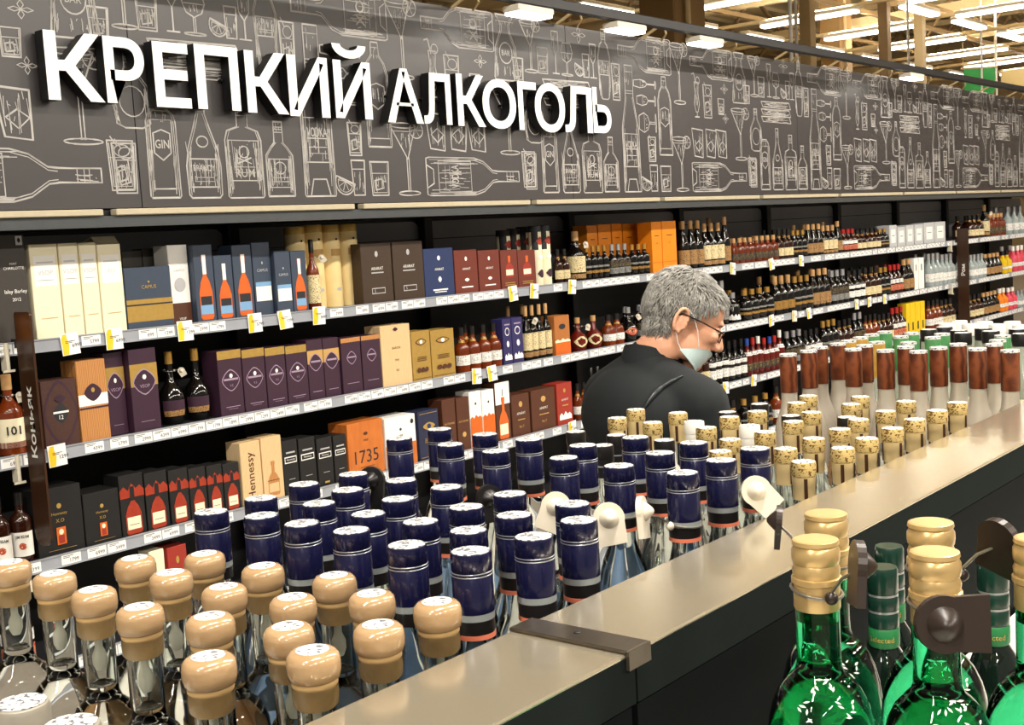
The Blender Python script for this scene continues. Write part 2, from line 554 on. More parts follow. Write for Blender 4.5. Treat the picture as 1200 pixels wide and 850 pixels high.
MURAL_PERIOD = 2.2759
MURAL_X0 = 2.6398
MOTIFS = [  # kind, u0, u1, z0, z1
    ('bottle_gin', -0.069, 0.071, 1.963, 2.281),
    ('bottle_brandy', 0.097, 0.253, 1.961, 2.356),
    ('bottle_rum', 0.274, 0.453, 1.959, 2.319),
    ('bottle_small', 0.466, 0.606, 1.963, 2.251),
    ('bottle_vodka', 0.653, 0.826, 1.961, 2.642),
    ('lime_shot', 0.823, 0.992, 1.963, 2.107),
    ('rocks', 1.012, 1.144, 1.961, 2.102),
    ('tall', 0.901, 0.993, 2.128, 2.262),
    ('martini', 1.152, 1.361, 1.959, 2.273),
    ('lying_vodka', 1.370, 2.022, 1.955, 2.128),
    ('bottle_shield', 1.021, 1.168, 2.166, 2.603),
    ('tumblers', 1.382, 1.795, 2.156, 2.334),
    ('martini', 1.165, 1.366, 2.458, 2.805),
    ('lying_left', 1.393, 1.887, 2.623, 2.807),
    ('hurricane', 1.394, 1.512, 2.388, 2.647),
    ('tall', 1.519, 1.639, 2.393, 2.585),
    ('rocks', 1.693, 1.781, 2.420, 2.512),
    ('flower', 1.737, 1.829, 2.542, 2.605),
    ('carafe', 1.884, 2.065, 2.498, 2.804),
    ('rocks', 2.016, 2.109, 2.500, 2.610),
    ('margarita', -0.191, -0.028, 2.547, 2.799),
    ('rocks', -0.069, 0.035, 2.550, 2.675),
    ('flute', 0.057, 0.124, 2.552, 2.764),
    ('wine', 0.128, 0.242, 2.550, 2.713),
    ('flower', 0.234, 0.361, 2.721, 2.808),
    ('lime_shot', 0.250, 0.378, 2.554, 2.671),
    ('flute', 0.380, 0.449, 2.551, 2.727),
    ('bottle_slim', 0.456, 0.574, 2.450, 2.812),
    ('tall', 0.574, 0.663, 2.451, 2.641),
    ('lying_left', 0.651, 1.179, 2.614, 2.815),
    ('wine_lying', 0.787, 1.012, 2.526, 2.577),
    ('wine_lying', 0.813, 1.004, 2.429, 2.494),
    ('wine_lying', 0.828, 1.002, 2.279, 2.401),
    ('margarita', 1.852, 2.081, 2.146, 2.466),
    ('bottle_oval', -0.193, -0.023, 2.207, 2.470),
    ('tumblers_lying', -0.026, 0.405, 2.388, 2.526),
    ('tall', 2.062, 2.174, 1.981, 2.153),
    ('tall', 2.043, 2.164, 1.991, 2.162),
    ('flower', 1.750, 1.824, 2.366, 2.425),
]

# ------------------------------------------------------------------ common materials
M_FLOOR = mat('floor_tile', '8a8278', .35, var=.1, scale=3)
M_DECK = mat('roof_deck', 'd9c49a', .7, var=.15, scale=2)
M_STEEL = mat('cream_steel', 'd8c193', .5, var=.08, scale=4)
M_STEELD = mat('brown_steel', '8f744c', .55, var=.1, scale=4)
M_COLUMN = mat('brown_column', '98784a', .6, var=.12, scale=3)
M_PLASTER = mat('plaster', 'c9b58e', .8, var=.08, scale=2)
M_LAMP = mat('lamp_diffuser', 'ffffff', .4, var=0, emit=((1, .96, .88), 9.))
M_LAMPW = mat('lamp_housing', 'e8e0cf', .5, var=.05)
M_BLACK = mat('black_paint', '17171a', .45, var=.15, scale=12)
M_BACK = mat('back_panel_dark', '191919', .5, var=.15, scale=8)
M_BACK2 = mat('back_panel_grey', '8c8c90', .45, var=.1, scale=8)
M_SHELF = mat('shelf_enamel', '26272a', .4, var=.1, scale=10)
M_RAILG = mat('rail_grey', '9ca0a8', .3, var=.08, scale=20)
M_TAG = mat('tag_paper', 'f0f0ee', .5, var=.03)
M_TAGY = mat('tag_yellow', 'f0c52a', .5, var=.05)
M_INK = mat('print_ink', '25262b', .6, var=.05)
M_WHITE = mat('white_print', 'f2f0ea', .55, var=.03)
M_GOLDP = mat('gold_print', 'cdaa5c', .35, metal=.5, var=.15, scale=60)
M_SILVERP = mat('silver_print', 'c9c9cc', .35, metal=.4, var=.1)
M_MURAL = mat('mural_board', '332f30', .40, var=.14, scale=1.3, spec=1.)
M_CHALK = mat('chalk', 'dad7d3', .85, var=.0, col2='87837f', scale=14)
M_FLAG = mat('flag_brown', '3a2417', .3, var=.12, scale=14)

# ------------------------------------------------------------------ room: floor, roof, far walls
structure(MB().box(-14, 44, -14, 24, -.06, 0).build('floor', M_FLOOR))
ceil = structure(MB().box(-14, 44, -14, 24, 8.1, 8.2).build('ceiling', M_DECK))
rib = MB().box(-14, 44, -.09, .09, -.1, 0).mesh('deck_rib', M_DECK)
for i in range(40):
    o = link('deck_rib', rib, ceil, (0, -13 + i * .92, 8.1))
structure(MB().box(43.8, 44, -14, 24, 0, 8.1).build('wall_far', M_PLASTER))
structure(MB().box(-14, 44, 23.8, 24, 0, 8.1).build('wall_left', M_PLASTER))

# roof trusses across the hall, purlins, columns
def truss_mesh():
    ch = MB().box(-.12, .12, 4, 23.7, 0, .2).box(-.12, .12, 4, 23.7, 1.2, 1.36)
    br = MB()
    n = 11
    for i in range(n):
        y0 = 4.2 + i * 1.76
        br.tube([(0, y0, .1), (0, y0 + .88, 1.25)], .05, 6)
        br.tube([(0, y0 + .88, 1.25), (0, y0 + 1.76, .1)], .05, 6)
    return ch.mesh('chord', M_STEEL), br.mesh('brace', M_STEELD)


chord, brace = truss_mesh()
for i, x in enumerate((14.5, 19.6, 24.6, 29.6, 34.6, 39.6)):
    t = thing('roof_truss', 'cream steel roof truss crossing the hall above the lamps', 'truss', (x, 0, 6.45), 0, 'roof trusses')
    link('chord', chord, t)
    link('brace', brace, t)
pur = MB().box(8, 43.7, -.06, .06, 0, .2, .01).mesh('purlin', M_STEEL)
for i in range(9):
    tag(link('roof_purlin', pur, None, (0, 5.5 + i * 2.1, 7.85)), 'long cream steel purlin running under the roof deck', 'purlin', 'roof purlins')
beam = MB().box(9, 43.7, -.04, .04, 0, .1, .01).mesh('cable_tray', M_STEELD)
for y, z in ((7.3, 6.05), (9.95, 6.15), (10.6, 5.95), (13.4, 6.3)):
    tag(link('cable_tray', beam, None, (0, y, z)), 'thin brown cable tray running under the trusses', 'cable tray', 'cable trays')
cross = MB().box(-.03, .03, 5.5, 18, 0, .07, .008).mesh('lamp_track', M_STEEL)
for x in (16.3, 18.9, 22.1, 24.95, 27.8, 30.7, 33.5, 36.4):
    tag(link('lamp_track', cross, None, (x, 0, 5.62)), 'slim cream lamp track crossing the hall', 'lamp track', 'lamp tracks')
col_m = MB().box(-.36, .36, -.25, .25, 0, 8.08, .02).mesh('shaft', M_COLUMN)
pipe_m = MB().tube([(-.14, -.3, .0), (-.14, -.3, 8.0)], .035, 8).mesh('conduit', M_STEEL)
for x, y, lab in ((13.1, 8.0, 'thick brown hall column with a pale conduit'), (28.4, 12.8, 'distant brown hall column behind the lamp rows')):
    t = thing('hall_column', lab, 'column', (x, y, 0))
    link('shaft', col_m, t)
    link('conduit', pipe_m, t)
slim = MB().box(-.09, .09, -.09, .09, 0, 8.08, .01)
for x, y, m_, lab in ((22.3, 9.1, M_STEELD, 'slim dark brown post rising to the roof'), (24.3, 9.2, M_STEEL, 'slim cream post rising to the roof'), (17.0, 8.1, M_STEEL, 'pale slim post beside the lamp row')):
    tag(slim.build('slim_post', m_, None, None, (x, y, 0)), lab, 'post')
rod = MB().tube([(0, 0, 2.6), (0, 0, 8.08)], .022, 8).mesh('hanging_rod', M_WHITE)
for x, y in ((13.0, 6.4), (15.4, 7.5), (20.6, 8.0), (27.3, 9.0), (29.2, 9.3), (25.0, 7.4)):
    tag(link('hanging_rod', rod, None, (x, y, 0)), 'thin white hanging rod dropping from the roof', 'rod', 'hanging rods')

# ceiling lamps: battens, each a lamp of its own
batten_h = MB().box(-.8, .8, -.11, .11, .05, .13, .02).mesh('housing', M_LAMPW)
batten_u = MB().box(-.7, .7, -.06, .06, .128, .136).mesh('uplight', mat('lamp_uplight', 'ffffff', .4, var=0, emit=((1, .93, .8), 90.)))
batten_d = MB().box(-.78, .78, -.10, .10, 0, .055, .015).mesh('diffuser', M_LAMP)


def lamp(x, y, z, rz, label, group, watts=0, length=1.6):
    t = thing('ceiling_lamp', label, 'lamp', (x, y, z), rz, group)
    s = length / 1.6
    for n, me in (('housing', batten_h), ('diffuser', batten_d)) + ((('uplight', batten_u),) if not watts else ()):
        o = link(n, me, t)
        o.scale = (s, 1, 1)
    if watts:
        ld = bpy.data.lights.get('batten_light')
        if ld is None:
            ld = bpy.data.lights.new('batten_light', 'AREA')
            ld.shape = 'RECTANGLE'
            ld.size = 1.5
            ld.size_y = .18
            ld.energy = watts
            ld.color = LAMP_COL
        o = link('light', ld, t)
        o.location = (0, 0, -.012)
    return t


for x in (17.7, 20.6, 23.4, 26.4, 29.0, 31.9, 34.8):
    lamp(x, 12.15, 5.5, 0, 'bright white batten lamp in the row parallel to the mural', 'far lamps parallel to the mural')
for x in (20.2, 23.1, 25.8, 28.6, 31.4):
    lamp(x, 8.74, 5.5, 0, 'white batten lamp in the middle row over the far aisles', 'middle row lamps')
for x in (19.2, 22.1, 24.95, 27.8, 30.7, 33.5, 36.4):
    lamp(x, 10.5, 5.52, pi / 2, 'long white batten lamp hung across the hall', 'lamps hung across the hall', 0, 2.0)
for x in (22.1, 24.62, 28.0, 31.2, 34):
    lamp(x, 7.6, 5.52, pi / 2, 'long white batten lamp hung across the hall', 'lamps hung across the hall', 0, 2.0)
for y in (-3.6, .3):
    for i in range(7):
        lamp(-4.9 + i * 2.8, y, 4.6, 0, 'white batten lamp over the shopping aisle', 'aisle lamps', LAMP_W)
for y in (-3.6, -8.5):  # unseen rows added so their glare lightens the right end of the mural
    for i in range(8):
        lamp(14.7 + i * 2.8, y, 4.6, 0, 'white batten lamp added out of view to gloss the mural', 'added lamps out of view')

# far banner and signband on the right
t = thing('hanging_banner', 'green banner hanging in front of the cream fascia', 'banner', (27.94, 9.27, 4.86), radians(-51))
MB().box(-.34, .34, -.015, .015, -.56, .0, .004).build('cloth', mat('banner_green', '3fae5d', .6), t)
MB().tube([(-.4, 0, .02), (.4, 0, .02)], .025, 8).build('rod', M_STEEL, t)
for s in (-.35, .35):
    MB().tube([(s, 0, .02), (s, 0, 3.24)], .008, 6).build('wire', M_STEEL, t)
tag(MB().box(29.5, 29.8, 2.0, 9.3, 4.5, 4.93, .02).build('fascia_band', mat('cream_fascia', 'e9cf95', .6, var=.05)), 'long cream fascia band over the far shops', 'fascia')

# ------------------------------------------------------------------ wall shelving
YF, YB = 3.85, 4.35
XA, XB = 1.2, 14.2
SHELF_Z = {1: 1.455, 2: 1.08, 3: .71, 4: .34, 5: .02}
wall = structure(MB().box(XA, XB, YB + .03, YB + .12, 0, 2.0).build('wall_shelving_back', M_BACK))
bay = 1.236
x = 3.37 - 2 * bay
pan = MB()
poly = []
w, h = bay / 2 - .012, .36
for cx, cz, a0 in ((w - .06, h - .06, 0), (-w + .06, h - .06, pi / 2)):
    for k in range(5):
        a = a0 + k * pi / 8
        poly.append((cx + .06 * cos(a), cz + .06 * sin(a)))
poly = [(w, 0)] + poly + [(-w, 0)]
pan.prism(list(poly), -.012, .0)
pm = pan.mesh('back_panel', M_BACK2)
strip_m = MB().box(-w, w, -.014, -.0115, .145, .150).box(-w, w, -.014, -.0115, .265, .270).mesh('groove', M_BLACK)
i = 0
while x < XB - .5:
    if x > XA + .5:
        p = link('back_panel', pm, wall, (x + bay / 2, YB + .03, 1.50))
        link('groove', strip_m, p)
    x += bay
uprights = MB().box(-.03, .03, 0, .05, .0, 1.95, .004).mesh('upright', M_BLACK)
x = 3.37 - 2 * bay
while x < XB:
    if x > XA:
        link('upright', uprights, wall, (x, YB - .035, 0))
    x += bay

PRICES = ['2999', '2499', '3499', '1899', '5799', '1299', '6999', '4399', '1799', '899']
price_txt = []
for s in PRICES:
    mb = MB()
    front_text(mb, s, .012, -.004, .013, 0)
    for q in range(2):
        mb.box(-.03, -.005 + .012 * q, -.0001, 0, .006 + q * .005, .0078 + q * .005)
    price_txt.append(mb.mesh('price_print', M_INK))
tag_m = MB().box(-.037, .037, 0, .0012, -.017, .017).mesh('price_tag', M_TAG)
promo_m = MB().box(-.034, .034, 0, .0012, -.045, .03).mesh('promo_tag', M_TAG)
promo_y = MB().prism([(-.031, -.043), (-.010, -.043), (-.004, -.01), (-.010, .012), (-.010, .027), (-.024, .027), (-.031, .012)], -.0006, -.0001).mesh('yellow_print', M_TAGY)
PROMO = {1: [2.267, 2.44, 2.741, 3.071, 3.223, 3.407, 4.685, 4.857, 5.18, 6.897, 7.418, 7.861], 2: [2.18, 4.375, 4.489, 7.391, 7.73, 7.955, 8.764, 9.002, 9.299], 3: [5.115, 6.749, 7.12], 4: [], 5: []}
SHELF_WORD = {1: 'top shelf', 2: 'second shelf', 3: 'third shelf', 4: 'fourth shelf', 5: 'bottom shelf'}
for s, zb in SHELF_Z.items():
    lab = 'black wall shelf board with grey price rail, the ' + SHELF_WORD[s] + ' under the mural'
    t = thing('wall_shelf', lab, 'shelf', (0, 0, zb))
    MB().box(XA, XB, YF + .012, YB + .005, .012, .04).build('board', M_SHELF, t)
    MB().box(XA, XB, YF + .004, YF + .012, 0, .045).build('label_rail', M_RAILG, t)
    MB().box(XA, XB, YF + .0, YF + .004, 0, .004).box(XA, XB, YF, YF + .004, .041, .045).build('rail_lip', M_RAILG, t)
    if s == 5:
        MB().box(XA, XB, YF + .03, YF + .05, -.02, .0).build('plinth', M_BLACK, t)
    rnd = random.Random(s)
    px_ = PROMO[s]
    x = XA + .2
    while x < XB - .1:
        step = rnd.choice((.078, .078, .078, .08, .1, .15))
        if all(abs(x - q) > .07 for q in px_):
            o = link('price_tag', tag_m, t, (x, YF + .0022, .0225))
            link('price_print', rnd.choice(price_txt), o, (0, -.0006, 0))
        x += step
    for q in px_:
        o = link('promo_tag', promo_m, t, (q, YF - .003, .026))
        o.rotation_euler = (radians(rnd.uniform(-6, 4)), radians(rnd.uniform(-6, 6)), 0)
        link('yellow_print', promo_y, o)
        link('price_print', rnd.choice(price_txt), o, (.012, -.0012, -.01))
    brk = MB().box(-.006, .006, -.012, .03, -.05, .045, .003).box(-.02, .02, -.012, -.006, -.052, -.044)
    bm_ = brk.mesh('end_bracket', mat('bracket_cream', 'd9d2bd', .5))
    if s < 4:
        for xq in (2.035, 10.78):
            link('end_bracket', bm_, t, (xq, YF, 0))

# flags between the bays
def flag(x, ztop, zbot, label, text, y0=3.735, y1=3.835):
    t = thing('section_flag', label, 'sign', (x, 0, 0))
    pts = []
    r = .045
    for cy, cz, a0 in ((y1 - .012, ztop - .012, 0), (y0 + .012, ztop - .012, pi / 2)):
        for k in range(4):
            a = a0 + k * pi / 6
            pts.append((cy + .012 * cos(a), cz + .012 * sin(a)))
    for k in range(9):
        a = pi + k * pi / 8
        pts.append(((y0 + y1) / 2 + (y1 - y0) / 2 * cos(a), zbot + .04 + .04 * sin(a)))
    n = len(pts)
    v = [(-.004, y, z) for y, z in pts] + [(.004, y, z) for y, z in pts]
    f = [tuple(range(n - 1, -1, -1)), tuple(range(n, 2 * n))] + [(i, (i + 1) % n, n + (i + 1) % n, n + i) for i in range(n)]
    MB().add(v, f).build('plate', M_FLAG, t)
    MB().box(-.003, .003, y1 - .01, YF + .02, ztop - .12, ztop - .09).build('clip', M_BLACK, t)
    tv, tf, tw, th = text_geo(text, .02)
    k = .036 / th
    L = (.24 if len(text) > 3 else .10) / tw
    MB().add([(-.0048, (y0 + y1) / 2 - (q[1] - th / 2) * k * -1, 1.235 + q[0] * L) for q in tv], tf).build('lettering', M_WHITE, t)
    return t


flag(2.07, 1.60, .815, 'narrow brown section flag lettered for cognac, near the charcoal box', 'Коньяк')
flag(10.9, 1.60, .70, 'narrow brown section flag beyond the silver boxes', 'Ром')

# ------------------------------------------------------------------ canopy and mural
YM = 3.75
can = thing('shelf_canopy', 'black canopy above the wall shelves carrying the mural', 'canopy')
MB().box(XA, 15.5, YM + .012, YB + .1, 1.875, 1.925).build('canopy_board', M_BLACK, can)
MB().box(XA, 15.5, YM + .02, YM + .09, 1.93, 2.78).build('mural_backing', M_BLACK, can)
lipm = MB().box(-.56, .56, -.03, .01, 0, .022, .003).mesh('cream_trim', mat('trim_cream', 'bdb298', .45))
x = XA + .6
while x < 15.2:
    link('cream_trim', lipm, can, (x, YM - .005, 1.904))
    x += 1.17
MB().box(XA, 15.5, YM - .02, YM + .012, 1.865, 1.903).build('grey_edge', mat('edge_grey', '55585a', .35, metal=.4), can)

# black rail with small lamps in front of the mural's top edge
rail = thing('lamp_rail', 'long black rail carrying small lamps along the mural top', 'rail')
MB().box(XA, 15.5, 3.48, 3.52, 2.795, 2.845, .005).build('bar', M_BLACK, rail)
x = 1.9
hook = MB().tube([(0, 3.53, 2.83), (0, 3.62, 2.85), (0, 3.74, 2.80)], .008, 6).tube([(0, 3.60, 2.86), (.02, 3.60, 2.80), (.0, 3.62, 2.765)], .006, 6).mesh('hook', M_STEEL)
while x < 15:
    link('hook', hook, rail, (x, 0, 0))
    x += .78
spot_h = MB().box(-.13, .13, -.05, .05, 0, .03, .006).mesh('housing', M_LAMPW)
spot_d = MB().box(-.12, .12, -.045, .045, -.012, .002, .003).mesh('diffuser', M_LAMP)
sl = bpy.data.lights.new('rail_light', 'AREA')
sl.shape = 'RECTANGLE'
sl.size, sl.size_y, sl.energy, sl.color = .22, .08, SPOT_W, LAMP_COL
for x in (4.49, 5.27, 6.06, 9.06):
    t = thing('rail_lamp', 'small flat lamp fixed under the black rail by the mural', 'lamp', (x, 3.5, 2.755), 0, 'rail lamps')
    link('housing', spot_h, t)
    link('diffuser', spot_d, t)
    o = link('light', sl, t, (0, 0, -.02))

mural = thing('mural', 'dark mural board covered with white chalk drawings of bottles and glasses', 'mural')
seams = [0.0, 2.537, 5.10, 7.669, 10.24, 12.8, 15.5]
for a, b in zip(seams[:-1], seams[1:]):
    MB().box(max(a, XA) + .002, b - .002, YM, YM + .018, 1.93, 2.80).build('board', M_MURAL, mural)


class Chalk:
    def __init__(self):
        self.mb = MB()
        self.rnd = random.Random(3)

    def line(self, pts, w=.0055, closed=False):
        y = -.0012
        pts = [(float(a), float(b)) for a, b in pts]
        if closed:
            pts = pts + [pts[0]]
        for (x0, z0), (x1, z1) in zip(pts[:-1], pts[1:]):
            dx, dz = x1 - x0, z1 - z0
            L = math.hypot(dx, dz)
            if L < 1e-5:
                continue
            nx, nz = -dz / L * w / 2, dx / L * w / 2
            ex, ez = dx / L * w * .3, dz / L * w * .3
            j = self.rnd.uniform(.75, 1.25)
            nx, nz = nx * j, nz * j
            self.mb.add([(x0 - ex - nx, y, z0 - ez - nz), (x1 + ex - nx, y, z1 + ez - nz), (x1 + ex + nx, y, z1 + ez + nz), (x0 - ex + nx, y, z0 - ez + nz)], [(0, 1, 2, 3)])

    def text(self, s, cx, cz, h, maxw, turn=False):
        front_text(self.mb, s, cx, cz, h, -.0012, maxw, .01, turn)


def ell(cx, cy, rx, ry, a0=0, a1=2 * pi, n=18):
    return [(cx + rx * cos(a0 + (a1 - a0) * k / n), cy + ry * sin(a0 + (a1 - a0) * k / n)) for k in range(n + 1)]


def draw(ch, kind, x0, x1, z0, z1):
    W, H = x1 - x0, z1 - z0
    lying = kind.startswith('lying') or kind.endswith('lying')
    R = ch.rnd

    def T(p):
        u, v = p
        if kind == 'lying_vodka' or kind == 'tumblers_lying':
            return (x0 + v * W, z0 + u * H)
        if lying:
            return (x1 - v * W, z0 + u * H)
        return (x0 + u * W, z0 + v * H)

    def L(pts, w=.0055, closed=False):
        ch.line([T(p) for p in pts], w, closed)

    def hatch(u0, u1, v0, v1, n, w=.0026):
        for _ in range(n):
            u = R.uniform(u0, u1)
            a, b = sorted((R.uniform(v0, v1), R.uniform(v0, v1)))
            L([(u, a), (u + R.uniform(-.03, .03), b)], w)

    def bottle(prof, lab=None, txt=None, capv=None):
        for s in (1, -1):
            L([(.5 + s * r, v) for r, v in prof], .0055)
            L([(.5 + s * (r + R.uniform(-.02, .02)), v + R.uniform(-.004, .004)) for r, v in prof], .0025)
            L([(.5 + s * max(r - .06, .02), v) for r, v in prof[1:-1]], .0028)
        L([(.5 - prof[0][0], prof[0][1]), (.5 + prof[0][0], prof[0][1])], .0065)
        L([(.5 - prof[-1][0], prof[-1][1]), (.5 + prof[-1][0], prof[-1][1])], .006)
        rn = prof[-1][0]
        for c in (capv or (.93, .9, .86)):
            L([(.5 - rn, c), (.5 + rn, c)], .003)
        hatch(.5 - rn * .7, .5 + rn * .7, .84, .98, 5)
        rb = max(p[0] for p in prof)
        hatch(.5 - rb * .94, .5 - rb * .68, .04, .55, 12)
        hatch(.5 + rb * .64, .5 + rb * .92, .04, .55, 14)
        if lab:
            a, b = lab
            k = rb * .82
            L([(.5 - k, a), (.5 + k, a), (.5 + k, b), (.5 - k, b)], .004, True)
            hatch(.5 - k * .95, .5 + k * .95, a, b, 26)
            for q in range(2):
                v = a + (b - a) * (.2 + .14 * q)
                L([(.5 - k * .7, v), (.5 + k * .7, v)], .0028)
        if txt:
            a, b = lab
            if lying:
                cu, cv = T((.5, (a + b) / 2))
                ch.text(txt, cu, cv, min(abs(b - a) * W * .3, .05), H * .6, True)
            else:
                cu, cv = T((.5, a + (b - a) * .68))
                ch.text(txt, cu, cv, (b - a) * H * .22, W * .62)

    if kind == 'bottle_gin':
        p = [(.42, 0), (.46, .02), (.44, .85), (.38, .93), (.22, .985), (.2, 1)]
        bottle(p, None, None, (.97,))
        L([(.16, .1), (.84, .1), (.82, .87), (.18, .87)], .004, True)
        L([(.25, .72), (.5, .76), (.75, .72), (.75, .5), (.5, .42), (.25, .5)], .005, True)
        cu, cv = T((.5, .6))
        ch.text('GIN', cu, cv, H * .1, W * .42)
    elif kind == 'bottle_brandy':
        bottle([(.4, 0), (.47, .03), (.49, .3), (.42, .45), (.2, .68), (.12, .78), (.12, 1)], (.1, .36), 'BRANDY')
        L(ell(.5, .52, .16, .05), .005, True)
    elif kind == 'bottle_rum':
        bottle([(.44, 0), (.48, .02), (.48, .6), (.4, .7), (.14, .74), (.14, 1)], (.18, .6), None)
        cu, cv = T((.5, .26))
        ch.text('RUM', cu, cv, H * .09, W * .6)
        L(ell(.5, .48, .13, .06), .005, True)
        L([(.32, .36), (.68, .42)], .005)
        L([(.68, .36), (.32, .42)], .005)
    elif kind == 'bottle_small':
        bottle([(.46, 0), (.48, .02), (.48, .55), (.3, .66), (.16, .72), (.15, 1)], (.12, .5))
        L(ell(.5, .38, .2, .08), .004, True)
    elif kind == 'bottle_vodka':
        bottle([(.46, 0), (.48, .01), (.46, .5), (.28, .68), (.22, .75), (.22, 1)], (.2, .46), 'VODKA', (.95, .8, .78))
        L([(.2, .01), (.3, .1), (.7, .1), (.8, .01)], .006)
        L([(.2, .34), (.8, .34)], .004)
    elif kind == 'bottle_shield':
        bottle([(.46, 0), (.48, .02), (.46, .7), (.36, .8), (.16, .88), (.14, 1)], None, None, (.95,))
        L([(.2, .58), (.5, .61), (.8, .58), (.8, .42), (.5, .36), (.2, .42)], .005, True)
        hatch(.25, .75, .42, .57, 9)
        L([(.1, .08), (.9, .08)], .004)
    elif kind == 'bottle_slim':
        bottle([(.2, 0), (.3, .02), (.46, .4), (.48, .6), (.3, .78), (.16, .82), (.16, 1)], (.35, .55))
    elif kind == 'bottle_oval':
        bottle([(.2, 0), (.38, .05), (.46, .3), (.4, .55), (.16, .74), (.12, .8), (.12, 1)], None)
        L(ell(.5, .35, .3, .2), .004, True)
    elif kind in ('lying_vodka', 'lying_left'):
        bottle([(.46, 0), (.49, .03), (.49, .5), (.4, .6), (.16, .7), (.14, .75), (.14, 1)], (.12, .46), 'VODKA' if kind == 'lying_vodka' else 'XO')
        L([(.2, .0), (.32, .07), (.68, .07), (.8, .0)], .005)
    elif kind == 'carafe':
        bottle([(.45, 0), (.5, .04), (.42, .5), (.2, .75), (.18, .85), (.34, .97), (.36, 1)], None, None, (.9,))
        L(ell(.5, .42, .26, .16), .005, True)
        cu, cv = T((.5, .42))
        ch.text('BAR', cu, cv, H * .08, W * .36)
        hatch(.15, .85, .05, .22, 14)
    elif kind in ('rocks', 'tall'):
        L([(.08, 1), (.14, 0), (.86, 0), (.92, 1)], .006, True)
        L([(.14, .95), (.2, .08), (.8, .08), (.86, .95)], .003)
        L([(.1, .66), (.9, .66)], .003)
        L([(.3, .16), (.66, .22), (.6, .5), (.26, .44)], .005, True)
        L([(.45, .5), (.75, .4), (.72, .6)], .004)
        hatch(.2, .8, .1, .6, 12)
        if kind == 'tall':
            L([(.4, .9), (.2, 1.08)], .004)
            L(ell(.55, .8, .25, .12), .004)
    elif kind in ('martini', 'margarita'):
        L([(.02, .96), (.5, .5), (.78, .96)], .006)
        L(ell(.4, .96, .38, .035), .005, True)
        L([(.1, .88), (.68, .88)], .003)
        L([(.47, .52), (.47, .05)], .005)
        L([(.53, .52), (.53, .05)], .005)
        L(ell(.5, .03, .32, .03), .005, True)
        hatch(.3, .62, .62, .86, 12)
        L(ell(.8, .9, .2, .11), .005, True)
        for k in range(6):
            a = k * pi / 3
            L([(.8, .9), (.8 + .17 * cos(a), .9 + .09 * sin(a))], .003)
    elif kind == 'flute':
        L([(.1, 1), (.15, .6), (.5, .42), (.85, .6), (.9, 1)], .005, True)
        L([(.5, .42), (.5, .04)], .006)
        L([(.1, .02), (.9, .02)], .006)
        hatch(.25, .75, .6, .9, 6)
    elif kind == 'wine' or kind == 'wine_lying':
        L([(.2, 1), (.06, .72), (.2, .5), (.5, .4), (.8, .5), (.94, .72), (.8, 1)], .005, True)
        L([(.1, .7), (.9, .7)], .003)
        L([(.46, .4), (.46, .05)], .004)
        L([(.54, .4), (.54, .05)], .004)
        L(ell(.5, .03, .42, .03), .005, True)
        hatch(.2, .8, .5, .68, 7)
    elif kind == 'hurricane':
        L([(.3, .8), (.36, .55), (.26, .3), (.4, .14), (.5, .12), (.6, .14), (.74, .3), (.64, .55), (.7, .8)], .005, True)
        L([(.45, .75), (.3, 1), (.1, .97)], .005)
        L(ell(.65, .84, .18, .08), .005, True)
        L([(.5, .12), (.5, .03)], .006)
        L([(.3, .02), (.7, .02)], .006)
        hatch(.35, .65, .2, .75, 9)
    elif kind in ('tumblers', 'tumblers_lying'):
        for k in range(3):
            u = .02 + k * .34
            s = R.uniform(-.03, .03)
            L([(u + s, .95), (u + .04, .05), (u + .27, .0), (u + .3 + s, .9)], .006, True)
            L([(u + .06, .4), (u + .16, .2), (u + .26, .4), (u + .16, .55)], .005, True)
            hatch(u + .04, u + .28, .05, .9, 14)
    elif kind == 'lime_shot':
        L([(.55, 1), (.6, 0), (.96, 0), (1, 1)], .006, True)
        L([(.56, .75), (.99, .75)], .004)
        hatch(.62, .95, .05, .7, 9)
        L(ell(.32, .38, .32, .36, radians(150), radians(350), 12), .006, True)
        L(ell(.32, .36, .24, .27, radians(150), radians(350), 12), .003, True)
        for k in range(5):
            a = radians(170 + k * 40)
            L([(.32, .4), (.32 + .24 * cos(a), .4 + .27 * sin(a))], .003)
    elif kind == 'flower':
        for k in range(4):
            a = k * pi / 2
            c, s_ = cos(a), sin(a)
            pts = [(.5, .5), (.5 + .25 * c - .12 * s_, .5 + .25 * s_ + .12 * c), (.5 + .48 * c, .5 + .48 * s_), (.5 + .25 * c + .12 * s_, .5 + .25 * s_ - .12 * c)]
            L(pts, .003, True)


ch = Chalk()
for m_ in MOTIFS:
    draw(ch, *m_)
art = ch.mb.mesh('chalk_drawing', M_CHALK)
for k in range(-1, 5):
    link('chalk_drawing', art, mural, (MURAL_X0 + k * MURAL_PERIOD, YM, 0))

